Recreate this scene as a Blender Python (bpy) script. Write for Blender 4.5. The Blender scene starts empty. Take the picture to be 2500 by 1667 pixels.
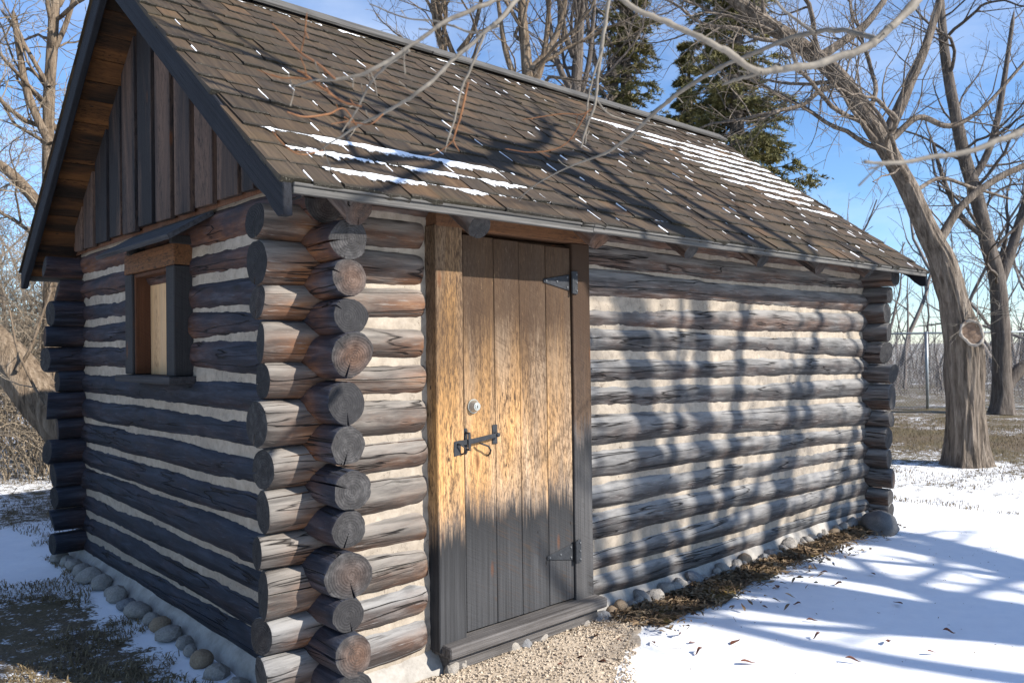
import bpy, math, random
import numpy as np
from mathutils import Vector, Matrix

# ------------------------------------------------------------------ camera, sky, sun, exposure
sc = bpy.context.scene
COL = sc.collection
YAW, PIT, ROL = math.radians(42.59), math.radians(0.457), math.radians(-0.755)
CAM = np.array([-1.774, -3.225, 1.584])
FPX = 1950.4          # focal length in pixels of a 2500 wide frame
_fw = np.array([math.sin(YAW)*math.cos(PIT), math.cos(YAW)*math.cos(PIT), math.sin(PIT)])
_rt = np.array([math.cos(YAW), -math.sin(YAW), 0.0])
_up = np.cross(_rt, _fw)
_r2 = math.cos(ROL)*_rt + math.sin(ROL)*_up
_u2 = -math.sin(ROL)*_rt + math.cos(ROL)*_up
cam = bpy.data.objects.new('camera', bpy.data.cameras.new('camera'))
COL.objects.link(cam)
cam.matrix_world = Matrix(((_r2[0], _u2[0], -_fw[0], CAM[0]), (_r2[1], _u2[1], -_fw[1], CAM[1]),
                           (_r2[2], _u2[2], -_fw[2], CAM[2]), (0, 0, 0, 1)))
cam.data.sensor_width = 36.0
cam.data.lens = FPX/2500*36
cam.data.clip_start = 0.05
cam.data.clip_end = 2000
cam.data.dof.use_dof = True
cam.data.dof.focus_distance = 4.6
cam.data.dof.aperture_fstop = 5.0
sc.camera = cam

SUN_EL, SUN_AZ = math.radians(33.0), math.radians(157.8)     # azimuth from +Y towards +X
S = np.array([math.cos(SUN_EL)*math.sin(SUN_AZ), math.cos(SUN_EL)*math.cos(SUN_AZ), math.sin(SUN_EL)])
world = bpy.data.worlds.new('World'); sc.world = world; world.use_nodes = True
wt = world.node_tree; wt.nodes.clear()
wo = wt.nodes.new('ShaderNodeOutputWorld'); bg = wt.nodes.new('ShaderNodeBackground')
sky = wt.nodes.new('ShaderNodeTexSky'); sky.sky_type = 'NISHITA'; sky.sun_disc = False
sky.sun_elevation = SUN_EL; sky.sun_rotation = SUN_AZ
sky.altitude = 250; sky.air_density = 1.0; sky.dust_density = 0.05; sky.ozone_density = 7.0
# thin fair-weather cloud veil, the same all round
wtc = wt.nodes.new('ShaderNodeTexCoord'); wmp = wt.nodes.new('ShaderNodeMapping')
wmp.inputs['Scale'].default_value = (1.6, 1.6, 4.5)
wno = wt.nodes.new('ShaderNodeTexNoise'); wno.inputs['Scale'].default_value = 1.7
wno.inputs['Detail'].default_value = 7; wno.inputs['Roughness'].default_value = 0.58
wrp = wt.nodes.new('ShaderNodeMapRange'); wrp.inputs['From Min'].default_value = 0.42
wrp.inputs['From Max'].default_value = 0.80; wrp.inputs['To Max'].default_value = 0.35
wmx = wt.nodes.new('ShaderNodeMix'); wmx.data_type = 'RGBA'
wmx.inputs[7].default_value = (6.6, 7.0, 7.6, 1)
wt.links.new(wtc.outputs['Generated'], wmp.inputs['Vector']); wt.links.new(wmp.outputs[0], wno.inputs['Vector'])
wt.links.new(wno.outputs['Fac'], wrp.inputs['Value']); wt.links.new(wrp.outputs[0], wmx.inputs[0])
wt.links.new(sky.outputs[0], wmx.inputs[6]); wt.links.new(wmx.outputs[2], bg.inputs[0])
bg.inputs[1].default_value = 0.115
wt.links.new(bg.outputs[0], wo.inputs[0])
sun = bpy.data.objects.new('sun', bpy.data.lights.new('sun', 'SUN'))
COL.objects.link(sun)
sun.data.energy = 5.0; sun.data.angle = math.radians(0.55); sun.data.color = (1.0, 0.945, 0.86)
sun.rotation_euler = Vector(S).to_track_quat('Z', 'Y').to_euler()
sun.location = (4, -12, 9)
sc.view_settings.view_transform = 'Standard'; sc.view_settings.look = 'None'
sc.view_settings.exposure = 0.88; sc.view_settings.gamma = 1.0
sc.view_settings.use_curve_mapping = False
sc.render.engine = 'CYCLES'
sc.cycles.use_denoising = True
sc.cycles.max_bounces = 5; sc.cycles.diffuse_bounces = 4
sc.cycles.sample_clamp_indirect = 6

# ------------------------------------------------------------------ helpers
def at(x, y, depth):
    """point in the place: pixel of a 2352 wide frame and its distance along the view"""
    k = 2500/2352
    v = _fw + _r2*((x*k-1250)/FPX) - _u2*((y*k-833.5)/FPX)
    return CAM + v*depth

def _h(i, j, k, s):
    n = (i*374761393 + j*668265263 + k*1274126177 + s*974711) & 0x7fffffff
    n = ((n ^ (n >> 13)) * 1274126177) & 0x7fffffff
    return ((n ^ (n >> 16)) & 0xffff)/65535.0
def vn(x, y, z, seed=0):
    """value noise in 0..1 on arrays"""
    x, y, z = np.broadcast_arrays(np.asarray(x, float), np.asarray(y, float), np.asarray(z, float))
    i = np.floor(x).astype(np.int64); j = np.floor(y).astype(np.int64); k = np.floor(z).astype(np.int64)
    u = x-i; v = y-j; w = z-k
    u = u*u*(3-2*u); v = v*v*(3-2*v); w = w*w*(3-2*w)
    r = 0
    for a in (0, 1):
        for b in (0, 1):
            for c in (0, 1):
                r = r + _h(i+a, j+b, k+c, seed)*(u if a else 1-u)*(v if b else 1-v)*(w if c else 1-w)
    return r
def fbm(x, y, z, seed=0, o=3):
    r = 0; a = .5; t = 0
    for q in range(o):
        r = r + a*vn(x*2**q, y*2**q, z*2**q, seed+q*17); t += a; a *= .5
    return r/t

WM = {}
def link(o, parent=None):
    COL.objects.link(o)
    if parent is not None:
        o.parent = parent
        if parent.name in WM: o.matrix_parent_inverse = WM[parent.name].inverted()
    return o
def tag(o, label=None, cat=None, group=None, kind=None):
    for k, v in (('label', label), ('category', cat), ('group', group), ('kind', kind)):
        if v: o[k] = v
    return o
def empty(name, loc=(0, 0, 0)):
    o = bpy.data.objects.new(name, None); o.location = loc; o.empty_display_size = .2
    return link(o)
def mesh_np(name, V, quads=None, tris=None, mats=(), smooth=True, midx=None):
    """fast mesh from arrays"""
    me = bpy.data.meshes.new(name)
    V = np.asarray(V, np.float32)
    nq = 0 if quads is None else len(quads); nt = 0 if tris is None else len(tris)
    lv = []
    if nq: lv.append(np.asarray(quads, np.int32).ravel())
    if nt: lv.append(np.asarray(tris, np.int32).ravel())
    lv = np.concatenate(lv)
    me.vertices.add(len(V)); me.vertices.foreach_set('co', V.ravel())
    me.loops.add(len(lv)); me.loops.foreach_set('vertex_index', lv)
    me.polygons.add(nq+nt)
    st = np.concatenate([np.arange(nq)*4, nq*4+np.arange(nt)*3]).astype(np.int32)
    me.polygons.foreach_set('loop_start', st)
    if midx is not None: me.polygons.foreach_set('material_index', np.asarray(midx, np.int32))
    me.polygons.foreach_set('use_smooth', np.full(nq+nt, smooth))
    for m in mats: me.materials.append(m)
    me.update(calc_edges=True); me.validate()
    return me
def attr(me, name, vals):
    a = me.attributes.new(name, 'FLOAT', 'POINT'); a.data.foreach_set('value', np.asarray(vals, np.float32))
def ob(name, me, parent=None, mat=None):
    o = bpy.data.objects.new(name, me)
    if mat is not None: o.matrix_world = mat; WM[o.name] = mat.copy()
    link(o, parent); return o
def frame(origin, xd, zd=(0, 0, 1)):
    """matrix: local x along xd, local z close to zd"""
    x = Vector(xd).normalized(); z = Vector(zd); y = z.cross(x).normalized(); z = x.cross(y)
    m = Matrix((x, y, z)).transposed().to_4x4(); m.translation = Vector(origin); return m

BOXF = [(0, 3, 2, 1), (4, 5, 6, 7), (0, 1, 5, 4), (1, 2, 6, 5), (2, 3, 7, 6), (3, 0, 4, 7)]
def box_me(name, lo, hi, mat, bev=0.004, jit=0.0, seed=0, origin=None, div=0):
    """a board: bevelled box, corners a little out of true, origin at its centre"""
    import bmesh
    rg = random.Random(seed)
    c = [(a+b)/2 for a, b in zip(lo, hi)] if origin is None else origin
    bm = bmesh.new()
    P = [(lo[0], lo[1], lo[2]), (hi[0], lo[1], lo[2]), (hi[0], hi[1], lo[2]), (lo[0], hi[1], lo[2]),
         (lo[0], lo[1], hi[2]), (hi[0], lo[1], hi[2]), (hi[0], hi[1], hi[2]), (lo[0], hi[1], hi[2])]
    vs = [bm.verts.new([p[i]-c[i]+rg.uniform(-jit, jit) for i in range(3)]) for p in P]
    for f in BOXF: bm.faces.new([vs[i] for i in f])
    if div:
        d = [hi[i]-lo[i] for i in range(3)]; ax = d.index(max(d))
        es = [e for e in bm.edges if abs((e.verts[0].co-e.verts[1].co)[ax]) > d[ax]*.8]
        bmesh.ops.subdivide_edges(bm, edges=es, cuts=div, use_grid_fill=True)
        for v in bm.verts:
            for i in range(3):
                if i != ax: v.co[i] += (vn(v.co[ax]*2.3, seed*3.1+i*9, v.co[(ax+1)%3]*3, seed)-.5)*2*max(jit, .001)
    if bev: bmesh.ops.bevel(bm, geom=bm.edges[:], offset=bev, segments=1, affect='EDGES', profile=.5, clamp_overlap=True)
    me = bpy.data.meshes.new(name); bm.to_mesh(me); bm.free()
    me.materials.append(mat)
    return me, c
def board(name, lo, hi, mat, parent, bev=0.004, jit=0.0015, seed=0, div=0):
    me, c = box_me(name, lo, hi, mat, bev, jit, seed, None, div)
    return ob(name, me, parent, Matrix.Translation(Vector(c)))

# ------------------------------------------------------------------ materials
class T:
    def __init__(s, name):
        s.m = bpy.data.materials.new(name); s.m.use_nodes = True; s.t = s.m.node_tree; s.t.nodes.clear()
        s.o = s.n('ShaderNodeOutputMaterial'); s.b = s.n('ShaderNodeBsdfPrincipled')
        s.t.links.new(s.b.outputs[0], s.o.inputs[0]); s.b.inputs['Specular IOR Level'].default_value = .25
    def n(s, typ, **kw):
        nd = s.t.nodes.new(typ)
        for k, v in kw.items(): setattr(nd, k, v)
        return nd
    def set(s, inp, v):
        if hasattr(v, 'is_linked') and hasattr(v, 'node'): s.t.links.new(v, inp)
        else:
            if isinstance(v, tuple) and len(v) == 3 and inp.type == 'RGBA': v = v+(1,)
            inp.default_value = v
    def co(s, scale=(1, 1, 1), kind='Object', loc=(0, 0, 0), rot=(0, 0, 0), rnd=False):
        c = s.n('ShaderNodeTexCoord').outputs[kind]
        if rnd:
            r = s.n('ShaderNodeObjectInfo').outputs['Random']
            a = s.n('ShaderNodeVectorMath', operation='ADD')
            cmb = s.n('ShaderNodeCombineXYZ')
            for i in range(3): s.set(cmb.inputs[i], s.math('MULTIPLY', r, (31.7, 17.3, 23.9)[i]))
            s.set(a.inputs[0], c); s.set(a.inputs[1], cmb.outputs[0]); c = a.outputs[0]
        if any(rot):
            m0 = s.n('ShaderNodeMapping'); s.set(m0.inputs['Vector'], c); m0.inputs['Rotation'].default_value = rot; c = m0.outputs[0]
        m = s.n('ShaderNodeMapping'); s.set(m.inputs['Vector'], c)
        m.inputs['Scale'].default_value = scale; m.inputs['Location'].default_value = loc
        return m.outputs[0]
    def noise(s, vec, scale=1, detail=4, rough=.55, dist=0.0):
        q = s.n('ShaderNodeTexNoise'); s.set(q.inputs['Vector'], vec); q.inputs['Scale'].default_value = scale
        q.inputs['Detail'].default_value = detail; q.inputs['Roughness'].default_value = rough; q.inputs['Distortion'].default_value = dist
        return q.outputs['Fac']
    def vor(s, vec, scale=1, feature='F1', out='Distance'):
        q = s.n('ShaderNodeTexVoronoi', feature=feature); s.set(q.inputs['Vector'], vec); q.inputs['Scale'].default_value = scale
        return q.outputs[out]
    def math(s, op, a, b=0.0, c=0.0, clamp=False):
        q = s.n('ShaderNodeMath', operation=op, use_clamp=clamp)
        s.set(q.inputs[0], a); s.set(q.inputs[1], b)
        if op in ('MULTIPLY_ADD',): s.set(q.inputs[2], c)
        return q.outputs[0]
    def rng(s, v, a, b, lo=0.0, hi=1.0):
        q = s.n('ShaderNodeMapRange'); s.set(q.inputs['Value'], v)
        for i, x in (('From Min', a), ('From Max', b), ('To Min', lo), ('To Max', hi)): s.set(q.inputs[i], x)
        return q.outputs[0]
    def ramp(s, v, pts):
        q = s.n('ShaderNodeValToRGB'); s.set(q.inputs[0], v); e = q.color_ramp.elements
        while len(e) < len(pts): e.new(.5)
        for k, (p, c) in zip(e, pts): k.position = p; k.color = tuple(c)+(1,)
        return q.outputs[0]
    def mix(s, f, a, b, mode='MIX'):
        q = s.n('ShaderNodeMix', data_type='RGBA', blend_type=mode)
        s.set(q.inputs[0], f); s.set(q.inputs[6], a); s.set(q.inputs[7], b); return q.outputs[2]
    def attr(s, name): return s.n('ShaderNodeAttribute', attribute_name=name).outputs['Fac']
    def rand(s): return s.n('ShaderNodeObjectInfo').outputs['Random']
    def bump(s, h, strength=.5, dist=.01, prev=None):
        q = s.n('ShaderNodeBump'); s.set(q.inputs['Height'], h); q.inputs['Strength'].default_value = strength
        q.inputs['Distance'].default_value = dist
        if prev is not None: s.set(q.inputs['Normal'], prev)
        return q.outputs[0]
    def done(s, col, rough=.85, normal=None, **kw):
        s.set(s.b.inputs['Base Color'], col); s.set(s.b.inputs['Roughness'], rough)
        if normal is not None: s.set(s.b.inputs['Normal'], normal)
        for k, v in kw.items(): s.set(s.b.inputs[k], v)
        return s.m

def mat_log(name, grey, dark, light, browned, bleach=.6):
    """weathered round log, grain along local x"""
    t = T(name)
    big = t.noise(t.co((.9, 4.5, 4.5), rnd=True), 1, 4, .6)
    mid = t.noise(t.co((3.0, 26, 26), rnd=True), 1, 5, .62, .4)
    fine = t.noise(t.co((9, 150, 150), rnd=True), 1, 3, .6)
    blot = t.noise(t.co((3.5, 9, 9), rnd=True), 1, 5, .65)
    c = t.ramp(mid, [(.25, dark), (.5, grey), (.8, light)])
    c = t.mix(t.rng(big, .35, .72), c, t.mix(.6, c, t.ramp(fine, [(.3, dark), (.7, grey)])))
    # reddish inner bark and browned wood where it still clings
    c = t.mix(t.math('MULTIPLY', t.rng(blot, .50, .66), browned, clamp=True), c, t.ramp(fine, [(.25, (.028, .014, .009)), (.75, (.125, .058, .032))]))
    raw = t.attr('raw')
    c = t.mix(t.math('MULTIPLY', raw, t.rng(blot, .28, .6), clamp=True), c, t.ramp(mid, [(.2, (.055, .018, .006)), (.55, (.22, .085, .027)), (.85, (.40, .20, .08))]))
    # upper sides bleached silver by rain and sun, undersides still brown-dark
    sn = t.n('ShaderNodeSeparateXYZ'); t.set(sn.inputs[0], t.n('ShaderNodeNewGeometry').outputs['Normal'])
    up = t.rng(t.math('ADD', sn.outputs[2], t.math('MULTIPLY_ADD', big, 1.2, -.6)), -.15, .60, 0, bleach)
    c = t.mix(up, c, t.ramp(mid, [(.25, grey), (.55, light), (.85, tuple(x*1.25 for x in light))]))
    # silvery flecks and long drying checks
    c = t.mix(t.math('MULTIPLY', t.rng(fine, .60, .72), t.rng(blot, .45, .6)), c, light)
    cr = t.noise(t.co((.75, 13, 13), rnd=True, loc=(5, 0, 0)), 1, 3, .45, .25)
    crk = t.rng(t.math('ABSOLUTE', t.math('SUBTRACT', cr, .5)), .0, .014, 1, 0)
    crk = t.math('MULTIPLY', crk, t.rng(t.noise(t.co((1.6, 3, 3), rnd=True)), .44, .52))
    kn = t.vor(t.co((2.0, 5.5, 5.5), rnd=True), 1)
    knot = t.rng(kn, .03, .13, 1, 0)
    c = t.mix(t.math('MAXIMUM', crk, t.math('MULTIPLY', knot, .75)), c, (.014, .011, .010))
    h = t.math('ADD', t.math('MULTIPLY', mid, .55), t.math('MULTIPLY', fine, .3))
    h = t.math('SUBTRACT', h, t.math('MULTIPLY', crk, 1.6))
    h = t.math('ADD', h, t.math('MULTIPLY', t.rng(kn, .05, .22, 1, 0), .5))
    h = t.math('ADD', h, t.math('MULTIPLY', blot, .4))
    return t.done(c, t.rng(mid, .2, .8, .68, .95), t.bump(h, .85, .012))
M = {}
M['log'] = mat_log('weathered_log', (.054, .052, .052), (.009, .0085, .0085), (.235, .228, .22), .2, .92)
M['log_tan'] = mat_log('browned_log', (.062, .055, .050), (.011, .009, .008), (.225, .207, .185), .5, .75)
M['log_shade'] = mat_log('shade_blue_log', (.0125, .0165, .0265), (.004, .005, .0078), (.062, .074, .100), .16, .25)  # log wood with the blue shade of the gable side put into its colour

def mat_endgrain(name, k=1.0, warm=1.0):
    t = T(name)
    c0 = t.n('ShaderNodeTexCoord').outputs['Object']
    sp = t.n('ShaderNodeSeparateXYZ'); t.set(sp.inputs[0], c0)
    w = t.noise(t.co((6, 14, 14), rnd=True), 1, 3)
    r = t.rand()
    yy = t.math('ADD', sp.outputs[1], t.math('MULTIPLY_ADD', r, .03, -.015)); zz = t.math('ADD', sp.outputs[2], .004)
    d = t.math('SQRT', t.math('ADD', t.math('MULTIPLY', yy, yy), t.math('MULTIPLY', zz, zz)))
    ring = t.math('SINE', t.math('MULTIPLY_ADD', w, 9, t.math('MULTIPLY', d, 560)))
    n = t.noise(t.co((30, 30, 30), rnd=True), 1, 5, .65)
    fine = t.noise(t.co((90, 220, 220), rnd=True), 1, 3, .6)
    c = t.ramp(n, [(.2, (.018, .017, .0165)), (.5, (.062, .059, .056)), (.8, (.15, .142, .132))])
    c = t.mix(t.math('MULTIPLY', t.rng(r, .74, 1.0, 0, .8), t.rng(d, .095, .03)), c, t.ramp(n, [(.3, (.10, .045, .022)), (.7, (.26, .14, .078))]))
    st2 = t.noise(t.co((11, 11, 11), rnd=True, loc=(2, 7, 1)), 1, 4, .6)
    c = t.mix(t.math('MULTIPLY', t.rng(ring, -.1, 1.0), t.rng(st2, .35, .65, .12, .5)), c, (.05, .045, .04))
    c = t.mix(t.rng(st2, .5, .7, 0, .7), c, (.045, .042, .04))
    an = t.math('ARCTAN2', zz, yy); cv = t.n('ShaderNodeCombineXYZ')
    t.set(cv.inputs[0], t.math('MULTIPLY', an, 2.6)); t.set(cv.inputs[1], t.math('MULTIPLY', r, 50)); t.set(cv.inputs[2], t.math('MULTIPLY', d, 9))
    rc = t.rng(t.math('ABSOLUTE', t.math('SUBTRACT', t.noise(cv.outputs[0], 1, 2, .5), .5)), 0, .012, 1, 0)
    c = t.mix(t.math('MULTIPLY', rc, t.rng(st2, .42, .55)), c, (.015, .013, .012))
    c = t.mix(t.math('MULTIPLY', t.rng(fine, .55, .75), .4), c, (.03, .028, .027))
    c = t.mix(t.rng(r, .7, .15, 0, .6), c, (.020, .020, .022))
    if k < 1: c = t.mix(1.0, c, (k, k, k*1.05), 'MULTIPLY')
    h = t.math('ADD', t.math('MULTIPLY', ring, .2), t.math('ADD', n, t.math('MULTIPLY', fine, .5)))
    return t.done(c, .9, t.bump(h, .6, .006))
M['end'] = mat_endgrain('log_end_grain', .72)
M['end_dark'] = mat_endgrain('shade_dark_log_end', .5)  # same end grain, darkened in colour for the shade on left-facing ends

def mat_chink():
    t = T('clay_chinking')
    a = t.noise(t.co((2, 2, 2)), 1, 5, .6); b = t.noise(t.co((18, 18, 18)), 1, 5, .65); f = t.noise(t.co((140, 140, 140)), 1, 2)
    c = t.ramp(b, [(.25, (.22, .182, .14)), (.55, (.34, .288, .228)), (.8, (.41, .352, .285))])
    c = t.mix(t.rng(a, .46, .62, 0, .55), c, (.24, .205, .165))
    cn = t.noise(t.co((13, 13, 7), loc=(4, 4, 4)), 1, 5, .6, .8)
    ck = t.math('MULTIPLY', t.rng(t.math('ABSOLUTE', t.math('SUBTRACT', cn, .5)), .0, .006, 1, 0), t.rng(a, .50, .58))
    c = t.mix(ck, c, (.10, .075, .055))
    sp = t.rng(t.noise(t.co((55, 55, 55)), 1, 2), .70, .76)
    c = t.mix(t.math('MULTIPLY', sp, .7), c, (.11, .08, .055))
    h = t.math('SUBTRACT', t.math('ADD', b, t.math('MULTIPLY', f, .35)), ck)
    return t.done(c, .95, t.bump(h, .5, .008))
M['chink'] = mat_chink()

def mat_plank(name, tan, grey, dark, stain_z=None, darkness=.5, saw=True, head=.93, pale=None):
    """upright sawn board, grain along local z; stain_z: local height of the splash-weathered foot"""
    t = T(name)
    fig = t.noise(t.co((5, 5, .55), rnd=True), 1, 4, .6, .6)
    lines = t.noise(t.co((75, 75, 1.3), rnd=True), 1, 4, .6)
    fine = t.noise(t.co((240, 240, 9), rnd=True), 1, 3, .65)
    speck = t.noise(t.co((95, 95, 22), rnd=True), 1, 4, .7)
    c = t.ramp(lines, [(.25, tuple(x*.62 for x in tan)), (.52, tan), (.8, tuple(min(1, x*1.38) for x in tan))])
    c = t.mix(t.rng(t.math('ADD', fig, t.math('MULTIPLY_ADD', t.rand(), .2, -.1)) if pale else fig, .42, .68, 0, .75), c, pale if pale else tuple(.5*a+.5*b for a, b in zip(tan, grey)))
    m = t.math('MULTIPLY', t.rng(speck, .5, .64), t.rng(t.noise(t.co((7, 7, 1.1), rnd=True, loc=(3, 3, 3)), 1, 4, .6), .62-.3*darkness, .62))
    c = t.mix(m, c, dark)
    c = t.mix(t.math('MULTIPLY', t.rng(fine, .56, .7), .55), c, dark)
    if stain_z is not None:
        fl = t.noise(t.co((170, 170, 26), rnd=True, loc=(1, 5, 2)), 1, 4, .7); wh = t.noise(t.co((9, 9, 1.6), rnd=True, loc=(8, 1, 3)), 1, 4, .65)
        wr = t.math('ADD', wh, t.math('MULTIPLY_ADD', t.rand(), .16, -.06))
        c = t.mix(t.math('MULTIPLY', t.rng(fl, .47, .58), t.rng(wr, .40, .62, .12, .85)), c, dark)
        c = t.mix(t.math('MULTIPLY', t.rng(wr, .54, .68), .42), c, (.11, .066, .036))
    sp = t.n('ShaderNodeSeparateXYZ'); t.set(sp.inputs[0], t.n('ShaderNodeTexCoord').outputs['Object'])
    if stain_z is not None:
        jag = t.noise(t.co((85, 85, 2.6), rnd=True), 1, 5, .7); wav = t.noise(t.co((7, 7, 1.0), rnd=True), 1, 2)
        zz = t.math('ADD', sp.outputs[2], t.math('ADD', t.math('MULTIPLY_ADD', jag, .34, -.17), t.math('MULTIPLY_ADD', wav, .34, -.17)))
        g = t.ramp(lines, [(.2, tuple(x*.45 for x in grey)), (.5, grey), (.85, tuple(x*1.7 for x in grey))])
        g = t.mix(t.math('MULTIPLY', t.rng(zz, stain_z-.35, stain_z), t.rng(zz, stain_z+.03, stain_z-.02)), g, tuple(x*.45 for x in grey))
        c = t.mix(t.rng(zz, stain_z+.16, stain_z+.0, 0, .55), c, tuple(1.6*x for x in grey))
        c = t.mix(t.rng(zz, stain_z+.07, stain_z-.05), c, g)
        # dark weather staining that runs down from the head
        zt = t.math('ADD', t.math('ADD', sp.outputs[2], t.math('MULTIPLY_ADD', t.rand(), .3, -.1)), t.math('MULTIPLY_ADD', jag, .5, -.25))
        c = t.mix(t.math('MULTIPLY', t.rng(zt, .10, .72), t.rng(speck, .08, .40, .35, head)), c, (.040, .022, .012))
    kn = t.vor(t.co((6.5, 6.5, 1.9), rnd=True), 1)
    kk = t.rng(kn, .045, .12, 1, 0)
    c = t.mix(t.math('MULTIPLY', kk, .85), c, (.11, .042, .016))
    c = t.mix(t.math('MULTIPLY', t.rng(kn, .018, .035, 1, 0), .8), c, (.02, .012, .008))
    nh = t.vor(t.co((11, 11, 4.0), rnd=True, loc=(7, 1, 4)), 1)
    nail = t.rng(nh, .035, .06, 1, 0)
    c = t.mix(nail, c, (.015, .012, .01))
    h = t.math('ADD', t.math('MULTIPLY', lines, .6), t.math('MULTIPLY', fine, .45))
    if saw:
        sw = t.noise(t.co((7, 7, 130), rnd=True, rot=(0, math.radians(-27), 0)), 1, 2, .5)
        c = t.mix(t.math('MULTIPLY', t.math('MULTIPLY', t.rng(sw, .52, .68), t.rng(fig, .45, .6)), .5), c, dark)
        h = t.math('ADD', h, t.math('MULTIPLY', sw, .5))
    h = t.math('SUBTRACT', h, t.math('ADD', nail, t.math('MULTIPLY', kk, .3)))
    return t.done(c, .85, t.bump(h, .6, .006))
TAN = (.47, .265, .108); GREY = (.040, .040, .042)
M['plank'] = mat_plank('door_plank', TAN, GREY, (.055, .032, .018), -.42, .7, pale=(.44, .35, .26))
M['jamb'] = mat_plank('jamb_board', (.48, .265, .10), GREY, (.06, .035, .02), -.50, .6, False, .6, (.45, .34, .24))
M['post'] = mat_plank('dark_post', (.085, .052, .031), (.06, .058, .058), (.02, .015, .012), -.1, .8)
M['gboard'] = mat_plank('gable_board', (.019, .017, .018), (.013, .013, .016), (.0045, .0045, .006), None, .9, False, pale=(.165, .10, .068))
M['gback'] = mat_plank('gable_inner_board', (.12, .052, .027), (.15, .09, .06), (.05, .025, .015), None, .4)
M['soffit'] = mat_plank('soffit_board', (.020, .012, .007), (.012, .008, .005), (.005, .004, .003), None, .8, False, pale=(.20, .082, .024))
M['frame'] = mat_plank('window_frame_wood', (.030, .028, .028), (.045, .042, .042), (.02, .018, .018), None, .9)
M['lintel'] = mat_plank('lintel_wood', (.15, .068, .029), (.12, .08, .06), (.035, .02, .014), None, .9)
M['reveal'] = mat_plank('reveal_wood', (.085, .034, .015), (.05, .024, .013), (.03, .013, .008), None, .6)
M['pale'] = mat_plank('pale_shutter_wood', (.55, .34, .17), (.45, .34, .24), (.22, .11, .05), None, .1, False)

def mat_hboard(name, col, dark, axis='x'):
    t = T(name)
    s = (1.2, 60, 60) if axis == 'x' else (60, 1.2, 60)
    l = t.noise(t.co(s, rnd=True), 1, 4, .6); f = t.noise(t.co(tuple(4*x for x in s), rnd=True), 1, 3, .6); b = t.noise(t.co((3, 3, 3), rnd=True), 1, 4, .6)
    c = t.ramp(l, [(.25, dark), (.5, col), (.8, tuple(min(1, x*1.6) for x in col))])
    c = t.mix(t.math('MULTIPLY', t.rng(f, .55, .7), .6), c, dark)
    c = t.mix(t.rng(b, .5, .75, 0, .5), c, dark)
    return t.done(c, .85, t.bump(t.math('ADD', l, f), .6, .006))
M['fascia'] = mat_hboard('grey_fascia', (.105, .100, .093), (.022, .020, .018))
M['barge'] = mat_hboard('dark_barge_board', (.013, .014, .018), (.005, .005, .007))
M['sill'] = mat_hboard('sill_wood', (.105, .097, .093), (.03, .026, .024))
M['wsill'] = mat_hboard('window_sill_wood', (.042, .040, .042), (.013, .012, .013), 'y')
M['awning'] = mat_hboard('awning_wood', (.050, .050, .054), (.014, .013, .015), 'y')

def mat_shingle():
    t = T('cedar_shingle')
    r = t.math('FRACT', t.math('ADD', t.attr('rnd'), t.rand()))
    g = t.noise(t.co((70, 2.5, 8), rnd=True), 1, 4, .6); g2 = t.noise(t.co((260, 9, 9), rnd=True), 1, 3, .6); b = t.noise(t.co((9, 9, 9), rnd=True), 1, 5, .65)
    c = t.ramp(r, [(0, (.022, .0145, .009)), (.3, (.044, .027, .015)), (.6, (.072, .043, .022)), (.8, (.038, .028, .021)), (.9, (.08, .056, .036)), (1, (.12, .062, .026))])
    c = t.mix(t.rng(g, .3, .75), t.mix(.6, c, (.014, .011, .009)), t.mix(.28, c, (.19, .142, .092)))
    c = t.mix(t.math('MULTIPLY', t.rng(g2, .55, .7), .5), c, (.03, .023, .018))
    c = t.mix(t.rng(b, .52, .72, 0, .55), c, (.04, .034, .03))
    top = t.attr('butt')
    m = t.math('MULTIPLY', top, t.rng(b, .22, .45, .45, 1))
    c = t.mix(m, c, (.022, .019, .014))
    c = t.mix(t.math('MULTIPLY', t.rng(t.noise(t.co((160, 160, 160), rnd=True), 1, 2), .62, .68), t.math('MULTIPLY', top, .8)), c, (.20, .19, .15))
    gp = t.n('ShaderNodeNewGeometry').outputs['Position']
    ms = t.n('ShaderNodeMapping'); t.set(ms.inputs[0], gp); ms.inputs['Scale'].default_value = (1.1, 1.6, 1.6)
    c = t.mix(t.math('MULTIPLY', t.rng(t.noise(ms.outputs[0], 1, 5, .6), .52, .68), .3), c, (.065, .048, .018))
    h = t.math('ADD', t.math('MULTIPLY', g, .7), t.math('ADD', t.math('MULTIPLY', g2, .4), t.math('MULTIPLY', b, .5)))
    return t.done(c, .8, t.bump(h, .6, .006))
M['shingle'] = mat_shingle()

def mat_simple(name, pts, scale=(8, 8, 8), rough=.85, bump=.4, detail=5, dist=.01, rnd=True, **kw):
    t = T(name); n = t.noise(t.co(scale, rnd=rnd), 1, detail, .62); n2 = t.noise(t.co(tuple(6*x for x in scale), rnd=rnd), 1, 3, .6)
    v = t.math('ADD', t.math('MULTIPLY', n, .72), t.math('MULTIPLY', n2, .28))
    return t.done(t.ramp(v, pts), rough, t.bump(v, bump, dist), **kw)
M['iron'] = mat_simple('black_iron', [(.3, (.018, .019, .022)), (.7, (.042, .045, .05))], (30, 30, 30), .6, .3, Metallic=.3)
M['bolt'] = mat_simple('worn_bolt', [(.3, (.07, .072, .075)), (.7, (.15, .155, .16))], (30, 30, 30), .55, .2, Metallic=.4)
M['galv'] = mat_simple('galvanized_steel', [(.3, (.26, .29, .31)), (.7, (.40, .43, .45))], (9, 9, 9), .45, .1, Metallic=.6)
M['satin'] = mat_simple('satin_nickel', [(.3, (.36, .37, .34)), (.7, (.50, .50, .46))], (12, 12, 12), .35, .05, Metallic=.75)
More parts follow.
